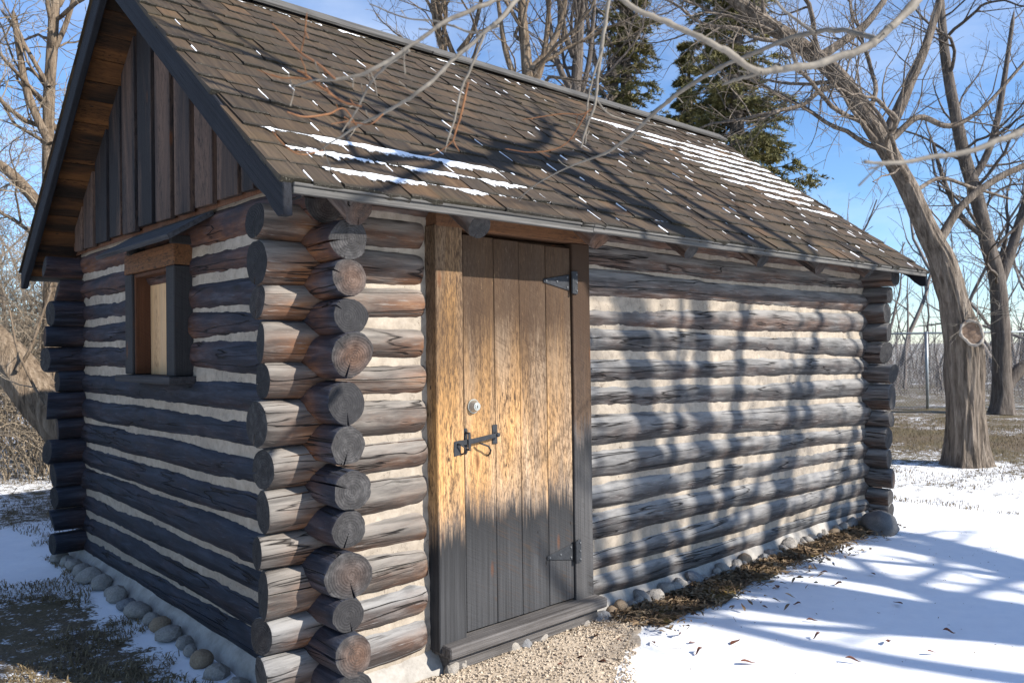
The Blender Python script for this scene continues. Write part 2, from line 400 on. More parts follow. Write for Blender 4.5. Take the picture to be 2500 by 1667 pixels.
M['stone'] = mat_simple('field_stone', [(.25, (.15, .13, .11)), (.5, (.27, .245, .215)), (.78, (.39, .36, .325))], (7, 7, 7), .85, .5)
M['stone_warm'] = mat_simple('warm_field_stone', [(.25, (.15, .10, .065)), (.5, (.26, .19, .125)), (.78, (.36, .285, .2))], (7, 7, 7), .85, .5)
M['stone_grey'] = mat_simple('grey_field_stone', [(.25, (.09, .09, .095)), (.5, (.17, .17, .175)), (.78, (.28, .28, .285))], (7, 7, 7), .85, .5)
M['boulder'] = mat_simple('granite_boulder', [(.3, (.085, .083, .082)), (.5, (.135, .132, .13)), (.72, (.21, .205, .20))], (28, 28, 28), .9, .5)
M['mortar'] = mat_simple('foundation_mortar', [(.3, (.22, .20, .175)), (.7, (.40, .375, .34))], (9, 9, 9), .95, .5, rnd=False)
M['leafred'] = mat_simple('dead_leaf', [(.3, (.075, .028, .02)), (.55, (.15, .058, .035)), (.8, (.24, .13, .07))], (20, 20, 20), .7, .2)
M['litter'] = mat_simple('leaf_litter', [(.25, (.06, .036, .022)), (.5, (.17, .115, .066)), (.75, (.36, .275, .17))], (14, 14, 14), .85, .2, rnd=False)
M['pebble'] = mat_simple('crushed_gravel', [(.25, (.23, .18, .13)), (.5, (.42, .345, .26)), (.75, (.58, .50, .40))], (45, 45, 45), .9, .3, 2, rnd=False)
M['straw'] = mat_simple('dead_grass', [(.25, (.06, .042, .024)), (.5, (.16, .12, .066)), (.75, (.30, .24, .15))], (6, 6, 6), .85, .1, 3, rnd=False)
def mat_roofsnow():
    t = T('roof_snow'); n = t.noise(t.co((130, 130, 130)), 1, 3, .6); g = t.noise(t.co((28, 28, 28)), 1, 4, .6)
    cov = t.attr('cov')
    a = t.rng(t.math('ADD', t.math('MULTIPLY', cov, 1.5), t.math('ADD', t.math('MULTIPLY', n, .55), t.math('MULTIPLY', g, .6))), .92, 1.08)
    return t.done(t.ramp(g, [(.3, (.80, .82, .86)), (.7, (.88, .89, .91))]), .6, t.bump(t.math('ADD', n, g), .5, .006), Alpha=a)
M['snowroof'] = mat_roofsnow()

def mat_bark(name, lo, mid, hi, sc_=(22, 22, 2.6), bump=.9, dist=.03):
    t = T(name); n = t.noise(t.co(sc_), 1, 5, .6, .5); f = t.noise(t.co(tuple(5*x for x in sc_)), 1, 4, .6)
    v = t.math('ADD', t.math('MULTIPLY', n, .7), t.math('MULTIPLY', f, .3))
    c = t.ramp(v, [(.32, lo), (.5, mid), (.7, hi)])
    return t.done(c, .9, t.bump(v, bump, dist))
M['bark'] = mat_bark('furrowed_bark', (.036, .028, .021), (.15, .12, .094), (.31, .26, .21), (17, 17, 1.9), 1.0, .06)
M['bark2'] = mat_bark('tan_bark', (.04, .028, .019), (.17, .125, .085), (.33, .26, .19), (20, 20, 2.6), 1.0, .05)
M['bark3'] = mat_bark('grey_bark', (.045, .036, .03), (.115, .095, .08), (.2, .172, .15))
M['twig'] = mat_simple('grey_twig', [(.3, (.085, .068, .054)), (.7, (.20, .165, .13))], (3, 3, 3), .85, .1, 3, rnd=False)
M['twig_blond'] = mat_simple('blond_twig', [(.3, (.14, .11, .078)), (.7, (.33, .27, .20))], (3, 3, 3), .85, .1, 3, rnd=False)
M['twig_far'] = mat_simple('far_twig', [(.3, (.12, .10, .09)), (.7, (.22, .19, .17))], (1, 1, 1), .9, .1, 3, rnd=False)
M['shoot'] = mat_simple('near_grey_branch', [(.3, (.085, .072, .058)), (.7, (.235, .205, .165))], (14, 14, 14), .7, .3, 4, .004, rnd=False)
M['shoot_red'] = mat_simple('orange_brown_shoot', [(.3, (.09, .036, .015)), (.7, (.21, .095, .038))], (14, 14, 14), .6, .2, 3, .003, rnd=False)
M['needle'] = mat_simple('spruce_needles', [(.25, (.055, .058, .026)), (.5, (.145, .135, .052)), (.78, (.28, .225, .085))], (1.6, 1.6, 1.6), .7, .1, 4, rnd=False)
M['scar'] = mat_simple('cut_limb_wood', [(.3, (.14, .085, .055)), (.7, (.30, .21, .15))], (25, 25, 25), .9, .4)
M['callus'] = mat_simple('pale_callus', [(.3, (.20, .17, .14)), (.7, (.42, .38, .33))], (25, 25, 25), .85, .3)

def mat_ground():
    t = T('snowy_ground')
    bare = t.attr('bare')
    p = t.co((1, 1, 1))
    n1 = t.noise(t.co((1.1, 1.1, 1.1)), 1, 5, .62); n2 = t.noise(t.co((9, 9, 9)), 1, 5, .7); n3 = t.noise(t.co((45, 45, 45)), 1, 4, .65)
    v = t.math('ADD', t.math('MULTIPLY', n1, .28), t.math('ADD', t.math('MULTIPLY', n2, .38), t.math('MULTIPLY', n3, .34)))
    th = t.rng(bare, 0, 1, .78, .30)
    m = t.rng(v, t.math('SUBTRACT', th, .015), t.math('ADD', th, .03))
    soil = t.ramp(n3, [(.25, (.035, .026, .018)), (.5, (.11, .08, .048)), (.75, (.23, .18, .11))])
    soil = t.mix(t.rng(n1, .45, .6, 0, .5), soil, (.10, .085, .035))
    snow = t.ramp(n2, [(.3, (.80, .82, .855)), (.7, (.875, .885, .90))])
    c = t.mix(m, snow, soil)
    sn = t.noise(t.co((5, 5, 5)), 1, 3, .5); sf = t.noise(t.co((160, 160, 160)), 1, 2, .6)
    h = t.math('ADD', t.math('MULTIPLY', sn, .5), t.math('MULTIPLY', sf, .05))
    h = t.math('SUBTRACT', h, t.math('MULTIPLY', m, t.math('MULTIPLY_ADD', n3, -.6, .75)))
    return t.done(c, .75, t.bump(h, .55, .03))
M['ground'] = mat_ground()
def mat_soil():
    t = T('mossy_soil'); n = t.noise(t.co((22, 22, 22)), 1, 5, .7); b = t.noise(t.co((3.2, 3.2, 3.2)), 1, 4, .6)
    c = t.ramp(n, [(.25, (.028, .018, .012)), (.5, (.085, .055, .032)), (.78, (.20, .14, .085))])
    c = t.mix(t.rng(b, .46, .56, 0, .85), c, t.ramp(n, [(.3, (.07, .05, .012)), (.7, (.26, .18, .055))]))
    return t.done(c, .95, t.bump(n, .9, .02))
M['soil'] = mat_soil()

# ------------------------------------------------------------------ ground
def build_ground():
    n = 330
    u = np.linspace(-1, 1, n)
    g = np.sinh(u*5.2)/math.sinh(5.2)*400
    gx = g+1.8; gy = g+0.3
    X, Y = np.meshgrid(gx, gy, indexing='ij')
    r = np.hypot(X-2, Y-1)
    Z = (fbm(X*.25, Y*.25, 0, 3)-.5)*.10*np.clip((r-5)/8, 0, 1) + (fbm(X*1.3, Y*1.3, 0, 8)-.5)*.03
    near = (X > -.6) & (X < 6) & (Y > -.6) & (Y < 4.2)
    Z = np.where(near, Z*.3-.004, Z)
    Z += np.clip((r-30)/300, 0, 1)*1.0
    # how much the snow has melted off
    bare = np.full_like(X, .16)
    d1 = np.clip((X-6.2+(fbm(X*.6, Y*.6, 0, 5)-.5)*2.4+(Y+.8)*.45)/1.0, 0, 1)
    far = np.clip((X-8.0)/3.0, 0, 1)
    bare = np.maximum(bare, d1*(.50+.22*far))
    lawn = np.exp(-((X-12.5)/2.6)**2)*np.clip((8-np.abs(Y-3))/4, 0, 1)
    bare = np.maximum(bare, .88*lawn)
    left = np.clip((-.12-X)/.25, 0, 1)*np.exp(-((Y-1.7)/1.75)**4)*np.clip((X+3.6)/.8, 0, 1)
    bare = np.maximum(bare, .73*left)
    back = np.clip((Y-4.6)/.8, 0, 1)*np.clip((4-X)/2, 0, 1)
    bare = np.maximum(bare, back*(.40+.45*fbm(X*.4, Y*.4, 0, 9)))
    bare = np.where(r > 30, .68, bare)
    clean = np.clip((.1-Y)/.3, 0, 1)*np.clip((X+.3)/.3, 0, 1)*np.clip((6.6-X)/1., 0, 1)*(Y > -5)
    bare = np.where(clean > 0, bare*(1-clean)+.03*clean, bare)
    V = np.stack([X, Y, Z], -1).reshape(-1, 3)
    i = np.arange(n*n).reshape(n, n)
    q = np.stack([i[:-1, :-1], i[1:, :-1], i[1:, 1:], i[:-1, 1:]], -1).reshape(-1, 4)
    me = mesh_np('ground', V, q, mats=[M['ground']]); attr(me, 'bare', bare.ravel())
    tag(ob('ground', me), kind='structure')
build_ground()

# ------------------------------------------------------------------ the cabin
cabin = tag(empty('log_cabin', (0, 0, 0)), 'weathered round-log cabin with chinked walls, plank door and shingled roof', 'cabin')
XE, YB = 5.5, 3.48           # centre lines of the far end wall and the back wall

def log_mesh(name, L, r0, r1, seed, raw=(0, 0, 0), mat='log', crack=(True, True), nth=30, step=.06, bow=.006, round1=0, round0=0, ends=('end', 'end')):
    rg = np.random.default_rng(seed)
    a0 = rg.uniform(-.35, .35)-math.pi/2 + (rg.choice([0, 0, 0, 1.2])) ; a1 = a0+rg.uniform(-.5, .5)
    if rg.random() < .3: a0 += math.pi*.6
    base = np.linspace(0, 2*math.pi, nth, endpoint=False)
    ex = []
    for a, on in ((a0, crack[0]), (a1, crack[1])):
        if on: ex += [a-.055, a, a+.055]
    ex = np.array(ex) % (2*math.pi) if ex else np.array([])
    th = base
    if len(ex):
        dd = np.abs((base[:, None]-ex[None, :]+math.pi) % (2*math.pi)-math.pi).min(1)
        th = np.concatenate([base[dd > .07], ex])
    chk = []
    for _ in range(2 if L < 1 else 3):          # long drying checks
        ca_ = rg.uniform(0, 6.283); th = np.concatenate([th[np.abs((th-ca_+math.pi) % (2*math.pi)-math.pi) > .075], [ca_-.034, ca_, ca_+.034]]); chk.append(ca_)
    th = np.unique(np.round(th % (2*math.pi), 5)); n = len(th)
    dip0 = np.zeros(n); dip1 = np.zeros(n)
    if crack[0]: dip0 = (np.abs((th-a0+math.pi) % (2*math.pi)-math.pi) < .01).astype(float)
    if crack[1]: dip1 = (np.abs((th-a1+math.pi) % (2*math.pi)-math.pi) < .01).astype(float)
    xs = np.concatenate([[0, .004, .012, .04], np.arange(.09, L-.09, step), [L-.04, L-.012, L-.004, L]])
    xs = np.unique(np.round(xs, 5)); m = len(xs)
    Xg, Tg = np.meshgrid(xs, th, indexing='ij')
    R = r0+(r1-r0)*Xg/L
    Tg = Tg+.10*np.sin(Xg*1.9+seed)*np.clip(Xg/.3, 0, 1)*np.clip((L-Xg)/.3, 0, 1)
    ct, st = np.cos(Tg), np.sin(Tg)
    s7 = seed*7.13
    R = R*(1+.24*(fbm(Xg*1.7+s7, ct*1.2+5, st*1.2+5, seed)-.5)+.10*(fbm(Xg*6+s7, ct*3.2+9, st*3.2+9, seed+3)-.5)
           +.03*(vn(Xg*22+s7, ct*9+9, st*9+9, seed+5)-.5))
    for _ in range(int(L*1.6)+1):            # knots and swellings
        kx = rg.uniform(0, L); ka = rg.uniform(0, 6.28); da = (Tg-ka+math.pi) % (2*math.pi)-math.pi
        R = R+rg.uniform(.004, .014)*np.exp(-((Xg-kx)/.035)**2-(da/.33)**2)
    # flattened or hewn ends
    R = R*(1-.035*np.exp(-Xg/.006)-.035*np.exp(-(L-Xg)/.006))
    if round0: R = R*(1-round0*np.exp(-(Xg/.022)**1.3))
    if round1: R = R*(1-round1*np.exp(-((L-Xg)/.022)**1.3))
    dep0 = rg.uniform(.4, .85); dep1 = rg.uniform(.4, .85)
    R = R*(1-dip0[None, :]*dep0*np.exp(-Xg/.11))*(1-dip1[None, :]*dep1*np.exp(-(L-Xg)/.11))
    for ca_ in chk:
        on = (np.abs((th-ca_+math.pi) % (2*math.pi)-math.pi) < .002).astype(float)
        x0 = rg.uniform(-.2, L*.6); x1 = x0+rg.uniform(.35, 1.8)
        R = R-on[None, :]*rg.uniform(.008, .018)*np.clip((Xg-x0)/.12, 0, 1)*np.clip((x1-Xg)/.15, 0, 1)
    by = bow*np.sin(Xg/L*math.pi*rg.uniform(.8, 2.2)+rg.uniform(0, 6)); bz = bow*np.sin(Xg/L*math.pi*rg.uniform(.8, 2.2)+rg.uniform(0, 6))
    t0y, t0z, t1y, t1z = rg.normal(0, .10, 4)
    Xt = Xg+(ct*t0y+st*t0z)*R*np.exp(-(Xg/.10)**2)+(ct*t1y+st*t1z)*R*np.exp(-((L-Xg)/.10)**2)
    V = np.stack([Xt, ct*R+by, st*R+bz], -1)
    i = np.arange(m*n).reshape(m, n)
    q = np.stack([i[:-1], i[1:], np.roll(i[1:], -1, 1), np.roll(i[:-1], -1, 1)], -1).reshape(-1, 4)
    verts = [V.reshape(-1, 3)]; quads = [q]; tris = []; mi = [np.zeros(len(q), int)]; cnt = m*n; capq = 0
    for end, row, sgn in ((0, 0, -1), (1, m-1, 1)):
        prev = i[row]; cen = np.array([xs[row], by[row, 0], bz[row, 0]])
        Rr = R[row]
        for f in (.72, .4, .16):
            rr = np.minimum(Rr.max()*f, Rr*.985)
            xo = sgn*(.0035*(1-f))+(rg.random(n)-.5)*.002
            ty_, tz_ = (t0y, t0z) if end == 0 else (t1y, t1z)
            P = np.stack([cen[0]+xo+(ct[row]*ty_+st[row]*tz_)*rr, ct[row]*rr+cen[1], st[row]*rr+cen[2]], -1)
            verts.append(P); idx = np.arange(cnt, cnt+n); cnt += n
            a, b, c_, d = prev, np.roll(prev, -1), np.roll(idx, -1), idx
            qq = np.stack([a, b, c_, d], -1) if sgn > 0 else np.stack([d, c_, b, a], -1)
            quads.append(qq); mi.append(np.full(n, 1+end)); prev = idx
        verts.append(cen[None]+np.array([[sgn*.004, 0, 0]])); ci = cnt; cnt += 1
        tt = np.stack([prev, np.roll(prev, -1), np.full(n, ci)], -1)
        tris.append(tt if sgn > 0 else tt[:, ::-1])
    V = np.concatenate(verts); Q = np.concatenate(quads); Tt = np.concatenate(tris)
    me = mesh_np(name, V, Q, Tt, [M[mat], M[ends[0]], M[ends[1]]], True, np.concatenate(mi+[np.full(len(tris[0]), 1), np.full(len(tris[1]), 2)]))
    x = V[:, 0]
    rv = raw[2]+raw[0]*1.5*np.exp(-((x-.20)/.11)**2)+raw[1]*np.exp(-np.maximum(L-x, 0)/.22)
    attr(me, 'raw', np.clip(rv, 0, 1.2))
    try: me.set_sharp_from_angle(angle=math.radians(50))
    except Exception: pass
    return me
def put_log(parent, p0, p1, r0, r1, seed, raw=(0, 0, 0), mat='log', name='log', **kw):
    p0 = np.array(p0, float); p1 = np.array(p1, float); d = p1-p0; L = float(np.linalg.norm(d))
    return ob(name, log_mesh(name, L, r0, r1, seed, raw, mat, **kw), parent, frame(p0, d))

def wall_sheet(name, spans, zs, to_world, seed, hole=None):
    """chinking: a lumpy clay sheet between the logs; to_world(u, depth, z)"""
    VV = []; QQ = []; c = 0
    for (u0, u1, z0, z1) in spans:
        nu = max(2, int((u1-u0)/.022)); nz = max(2, int((z1-z0)/.014))
        U, Z = np.meshgrid(np.linspace(u0, u1, nu), np.linspace(z0, z1, nz), indexing='ij')
        d = .060+(fbm(U*2.2, Z*9, 0, seed)-.5)*.018+(fbm(U*16, Z*26, 0, seed+1)-.5)*.013+(vn(U*60, Z*60, 0, seed+2)-.5)*.003
        V = to_world(U, d, Z).reshape(-1, 3)
        i = np.arange(nu*nz).reshape(nu, nz)+c
        VV.append(V); QQ.append(np.stack([i[:-1, :-1], i[1:, :-1], i[1:, 1:], i[:-1, 1:]], -1).reshape(-1, 4)); c += nu*nz
    return mesh_np(name, np.concatenate(VV), np.concatenate(QQ), mats=[M['chink']])

rg = random.Random(11)
# --- front wall: short logs left of the door, long ones right of it
front = ob('front_wall', wall_sheet('front_wall', [(.05, .575, .10, 2.38), (1.66, 5.45, .06, 2.38)], None,
           lambda u, d, z: np.stack([u, -d, z], -1), 40), cabin)
tag(front, 'front wall of round logs with buff chinking')
LZ = [(.195, .092), (.375, .080), (.549, .104), (.729, .072), (.899, .095), (1.079, .087), (1.274, .101), (1.456, .083), (1.623, .088), (1.796, .075), (1.963, .099), (2.138, .078)]
for k, (z, r) in enumerate(LZ):
    hz = (LZ[min(k+1, 11)][0]-LZ[max(k-1, 0)][0])/(2 if 0 < k < 11 else 1)/2; re = math.sqrt(.061**2+(.78*hz)**2)
    put_log(front, (-.275-rg.uniform(-.02, .022), 0, z), (.548+rg.uniform(-.012, .008), -.004, z+rg.uniform(-.012, .012)), r, re, 100+k,
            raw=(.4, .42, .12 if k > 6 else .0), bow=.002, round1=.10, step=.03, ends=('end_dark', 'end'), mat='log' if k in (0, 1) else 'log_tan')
put_log(front, (-.10, -.008, 2.30), (XE+.15, -.008, 2.29), .088, .09, 131, raw=(.3, .2, .35), crack=(False, False))
CL = [2.21, 2.055, 1.852, 1.691, 1.546, 1.36, 1.195, .973, .801, .622, .413, .25, .095]
CR = [2.19, 2.044, 1.865, 1.652, 1.451, 1.282, 1.094, .842, .683, .524, .366, .19, .035]
for k in range(12):
    zl = (CL[k]+CL[k+1])/2; zr = (CR[k]+CR[k+1])/2
    rl = math.sqrt(.061**2+(.78*(CL[k]-CL[k+1])/2)**2); rr = math.sqrt(.061**2+(.76*(CR[k]-CR[k+1])/2)**2)
    s = (zr-zl)/3.75
    put_log(front, (1.67, 0, zl-s*.1), (XE+.26+rg.uniform(-.03, .03), 0, zr+s*.3), rl, rr, 140+k,
            raw=(.0, .15, .22 if k < 3 else .04), bow=.011, crack=(False, True))

# --- gable wall on the left, with a window
RZ = [(.145, .088), (.304, .088), (.461, .075), (.634, .104), (.819, .083), (.993, .087), (1.175, .086), (1.363, .092), (1.56, .095), (1.73, .080), (1.887, .081), (2.057, .088), (2.235, .090)]
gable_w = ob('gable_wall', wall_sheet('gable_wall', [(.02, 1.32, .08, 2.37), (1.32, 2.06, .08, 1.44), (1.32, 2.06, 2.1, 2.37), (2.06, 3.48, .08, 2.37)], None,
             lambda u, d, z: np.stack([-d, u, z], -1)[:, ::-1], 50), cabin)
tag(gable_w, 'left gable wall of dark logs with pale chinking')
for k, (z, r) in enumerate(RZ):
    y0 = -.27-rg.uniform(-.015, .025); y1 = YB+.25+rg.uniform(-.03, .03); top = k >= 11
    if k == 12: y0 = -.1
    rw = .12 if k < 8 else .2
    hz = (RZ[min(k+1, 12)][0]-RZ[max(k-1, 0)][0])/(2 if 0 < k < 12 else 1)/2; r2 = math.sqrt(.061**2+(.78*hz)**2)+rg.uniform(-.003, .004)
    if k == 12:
        put_log(gable_w, (.0, y0, z), (0, y1, z+.02), .10, .095, 170+k, raw=(.4, .4, .45), mat='log_shade'); continue
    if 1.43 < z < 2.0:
        put_log(gable_w, (0, y0, z), (0, 1.34, z), r, r2, 170+k, raw=(.45, .5, .04), mat='log_shade', crack=(True, False), step=.04)
        put_log(gable_w, (0, 2.04, z), (0, y1, z), r2, r, 190+k, raw=(.2, .3, .08), mat='log_shade', crack=(False, True))
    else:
        put_log(gable_w, (0, y0, z), (0, y1, z+rg.uniform(-.01, .01)), r, r2, 170+k, raw=(.45 if k > 5 else .12, .2, .30 if k > 10 else .03), mat='log_shade', step=.05)
# --- back wall and far end wall (their ends show at the corners)
back_w = ob('back_wall', wall_sheet('back_wall', [(0, 5.5, .08, 2.38)], None, lambda u, d, z: np.stack([u, YB+d, z], -1)[::-1], 60), cabin)
for k in range(13):
    z = .175+k*.171; r = .088+rg.uniform(-.014, .012)
    put_log(back_w, (-.27-rg.uniform(-.05, .05), YB, z), (XE+.25, YB, z), r, .088, 210+k, raw=(.1, 0, .25 if k > 10 else .0), mat='log_shade', step=.12, crack=(True, False), ends=('end_dark', 'end'))
end_w = ob('end_wall', wall_sheet('end_wall', [(0, 3.48, .08, 2.38)], None, lambda u, d, z: np.stack([XE+d, u, z], -1), 70), cabin)
for k, (z, r) in enumerate([(.075, .078), (.214, .078), (.379, .087), (.549, .087), (.739, .099), (.909, .07), (1.108, .116), (1.312, .088), (1.495, .094), (1.672, .081), (1.847, .091), (2.015, .074)]):
    put_log(end_w, (XE, -.27-rg.uniform(-.03, .035), z), (XE, YB+.25, z), r, .088, 230+k, raw=(.0, .0, .22), step=.1, crack=(rg.random() < .4, False))
put_log(end_w, (XE-.02, -.34, 2.17), (XE-.02, YB+.3, 2.19), .085, .09, 249, raw=(0, 0, .3), step=.1, crack=(False, False))

# --- foundation: clay ledge with set field stones
CUTS = [(((.8, .3, .5), .78), ((-.5, -.6, .6), .8), ((.1, -.9, .3), .76), ((-.7, .5, .2), .8)), (((.2, .3, .9), .62), ((-.8, -.3, .4), .75), ((.6, -.7, .3), .7), ((.4, .8, .1), .8)), (((.8, .3, .5), .9), ((-.5, -.6, .6), .9))]
def rock_mesh(name, seed, mat, sub=3, amp=.22, flat=.8):
    import bmesh
    bm = bmesh.new(); bmesh.ops.create_icosphere(bm, subdivisions=sub, radius=1)
    for v in bm.verts:
        p = v.co.copy()
        f = 1+amp*2*(float(fbm(p.x*1.1+seed*3.7, p.y*1.1+9, p.z*1.1+9, seed))-.5)+.05*(float(vn(p.x*5+seed, p.y*5+9, p.z*5+9, seed))-.5)
        v.co = p*f; v.co.z *= flat
        for nrm, off in CUTS[seed % 3]:
            q = Vector(nrm).normalized(); dd = v.co.dot(q)-off
            if dd > 0: v.co -= q*dd*.8
    me = bpy.data.meshes.new(name); bm.to_mesh(me); bm.free(); me.materials.append(mat)
    me.polygons.foreach_set('use_smooth', [seed % 3 == 2]*len(me.polygons)); return me
def ledge():
    VV = []; QQ = []; c = 0
    prof = [(.03, .14), (.06, .115), (.088, .08), (.112, .04), (.14, -.05)]
    for which in (0, 1):
        n = 260 if which == 0 else 150
        u = np.linspace(-.18, 5.7, n) if which == 0 else np.linspace(-.18, 3.75, n)
        P = []
        for d, z in prof:
            dd = d+(fbm(u*4, d*30, which*9, 77)-.5)*.05; zz = z+(fbm(u*5, d*30+4, which*9, 78)-.5)*.03
            P.append(np.stack([u, -dd, zz], -1) if which == 0 else np.stack([-dd, u, zz], -1))
        V = np.stack(P, 1); m = len(prof)
        i = np.arange(n*m).reshape(n, m)+c; c += n*m
        q = np.stack([i[:-1, :-1], i[:-1, 1:], i[1:, 1:], i[1:, :-1]], -1)
        if which: q = q[..., ::-1]
        VV.append(V.reshape(-1, 3)); QQ.append(q.reshape(-1, 4))
    return mesh_np('foundation', np.concatenate(VV), np.concatenate(QQ), mats=[M['mortar']])
found = tag(ob('foundation', ledge(), cabin), 'low ledge of pale mortar and field stones under the logs')
rocks = [rock_mesh('stone', 300+k, M[('stone', 'stone', 'stone_warm', 'stone', 'stone_grey', 'stone')[k % 6]], 2 if (300+k) % 3 != 2 else 3, .24, .8) for k in range(12)]
x = .62
k = 0
while x < 5.42:
    w = rg.uniform(.03, .075)
    if .72 < x < 1.0 or 1.12 < x < 1.2 or 1.3 < x < 1.5: x += .05; continue
    o = bpy.data.objects.new('stone', rocks[(k*5+rg.randrange(3)) % 12]); link(o, found)
    o.location = (x, -.118-rg.uniform(0, .035), .018+rg.uniform(-.02, .03)); o.scale = (w*1.1, w*rg.uniform(.65, .9), w*rg.uniform(.75, 1.1))
    o.rotation_euler = (rg.uniform(-.9, .9), rg.uniform(-.9, .9), rg.uniform(0, 6.28)); x += w*rg.uniform(1.0, 1.9); k += 1
for y, s, dz, kk in [(3.62, .085, .01, 0), (3.46, .07, 0, 3), (3.28, .09, .01, 1), (3.08, .085, 0, 5), (2.86, .095, .02, 0), (2.62, .085, .02, 1), (2.42, .06, 0, 7), (2.27, .085, .01, 3), (2.05, .09, 0, 4), (1.84, .10, .01, 5), (1.66, .07, 0, 9), (1.50, .075, .01, 2), (1.32, .085, .01, 7), (1.14, .06, 0, 1), (1.0, .055, 0, 3), (.84, .075, 0, 2), (.66, .09, -.02, 6), (.45, .08, -.02, 0), (.25, .085, 0, 5), (.05, .08, 0, 9)]:
    o = bpy.data.objects.new('stone', rocks[kk % 12]); link(o, found)
    o.location = (-.175-rg.uniform(0, .03), y, .03+dz); o.scale = (s*.78, s*rg.uniform(.65, .95), s*rg.uniform(.6, .9)); o.rotation_euler = (rg.uniform(-.4, .4), rg.uniform(-.3, .3), rg.uniform(0, 6.28))

# --- door
DY = -.118
door = ob('door', box_me('door', (.752, -.085, .165), (1.534, -.06, 2.160), M['post'], .002)[0], cabin, Matrix.Translation((1.143, -.0725, 1.1625)))
tag(door, 'tan plank door with dark weathered foot')
for k, (a, b) in enumerate([(.752, .956), (.959, 1.136), (1.139, 1.336), (1.339, 1.534)]):
    board('plank', (a, DY-.001*(k % 2), .168), (b, -.0855, 2.155-.004*k), M['plank'], door, .003, .001, 20+k, 6)
jl = board('door_jamb', (.565, -.142, .118), (.730, .04, 2.188), M['jamb'], cabin, .005, .002, 31, 6)
jr = board('door_jamb', (1.540, -.131, .118), (1.686, .04, 2.172), M['post'], cabin, .004, .002, 32, 6)
tag(jr, 'grey-brown jamb board with the hinges')
me, c = box_me('door_header', (-.0675, -.085, -.565), (.0675, .085, .565), M['lintel'], .004, .002, 33, (0, 0, 0), 6)
ob('door_header', me, cabin, frame((1.135, -.06, 2.243), (0, 0, -1), (1, 0, 0)))
board('door_sill', (.575, -.215, .100), (1.705, .0, .156), M['sill'], cabin, .006, .003, 34, 6)
board('sill_backing', (.60, -.165, .02), (1.68, -.01, .099), M['sill'], cabin, .004, .002, 35, 4)

def poly_plate(name, pts, y0, th, mat, parent, loc=(0, 0, 0), bev=.0015):
    """flat plate cut to an outline in x,z, its face towards the front"""
    import bmesh
    bm = bmesh.new(); vs = [bm.verts.new((p[0], y0, p[1])) for p in pts]; f = bm.faces.new(vs)
    r = bmesh.ops.extrude_face_region(bm, geom=[f])
    bmesh.ops.translate(bm, verts=[v for v in r['geom'] if isinstance(v, bmesh.types.BMVert)], vec=(0, th, 0))
    bmesh.ops.recalc_face_normals(bm, faces=bm.faces[:])
    bmesh.ops.bevel(bm, geom=bm.edges[:], offset=bev, segments=1, affect='EDGES', clamp_overlap=True)
    me = bpy.data.meshes.new(name); bm.to_mesh(me); bm.free(); me.materials.append(mat)
    return ob(name, me, parent, Matrix.Translation(Vector(loc)))
def join_me(name, parts, mat):
    import bmesh
    bm = bmesh.new()
    for me, mx in parts:
        n0 = len(bm.verts); bm.from_mesh(me); bm.verts.ensure_lookup_table()
        for v in bm.verts[n0:]: v.co = mx @ v.co
    out = bpy.data.meshes.new(name); bm.to_mesh(out); bm.free(); out.materials.append(mat); return out
def cyl_me(r, h, seg=14, r2=None, dome=0):
    import bmesh
    bm = bmesh.new(); bmesh.ops.create_cone(bm, cap_ends=True, segments=seg, radius1=r, radius2=r if r2 is None else r2, depth=h)
    bmesh.ops.translate(bm, verts=bm.verts[:], vec=(0, 0, h/2))
    if dome:
        top = [f for f in bm.faces if f.normal.z > .9]; bmesh.ops.inset_region(bm, faces=top, thickness=r*.35, depth=dome)
    me = bpy.data.meshes.new('c'); bm.to_mesh(me); bm.free(); return me
FWD = Matrix.Rotation(math.radians(90), 4, 'X')           # +z -> -y
def hinge(z, y=DY-.001):
    h = poly_plate('hinge', [(1.318, z-.008), (1.318, z+.010), (1.522, z+.046), (1.522, z-.046)], y-.007, .006, M['iron'], door)
    ob('hinge_leaf', box_me('hinge_leaf', (-.014, -.004, -.064), (.016, .004, .064), M['iron'], .0015)[0], h, Matrix.Translation((1.558, -.139, z)))
    p = join_me('hinge_pin', [(cyl_me(.009, .124, 12), Matrix.Translation((1.532, -.141, z-.062)))], M['iron'])
    ob('hinge_pin', p, h)
    for bx, bz in ((1.335, .001), (1.42, .002), (1.503, .028), (1.503, -.028)):
        ob('bolt', join_me('bolt', [(cyl_me(.0062, .004, 10, dome=.0015), Matrix.Translation((bx, y-.007, z+bz)) @ FWD)], M['bolt']), h)
    for bz in (.046, 0, -.046):
        ob('bolt', join_me('bolt', [(cyl_me(.0055, .004, 10, dome=.0015), Matrix.Translation((1.562, -.143, z+bz)) @ FWD)], M['bolt']), h)
hinge(1.948); hinge(.432)
# deadbolt
lk = ob('deadbolt', join_me('deadbolt', [(cyl_me(.036, .008, 28), Matrix.Translation((.806, DY-.001, 1.293)) @ FWD), (cyl_me(.0335, .030, 28, .021), Matrix.Translation((.806, DY-.007, 1.293)) @ FWD)], M['satin']), door)
cy = ob('lock_cylinder', join_me('lock_cylinder', [(cyl_me(.0145, .003, 20), Matrix.Translation((.806, DY-.0365, 1.293)) @ FWD)], M['satin']), lk)
ob('keyhole', box_me('keyhole', (-.0016, -.001, -.006), (.0016, .001, .006), M['iron'], 0)[0], lk, Matrix.Translation((.806, DY-.0405, 1.291)))
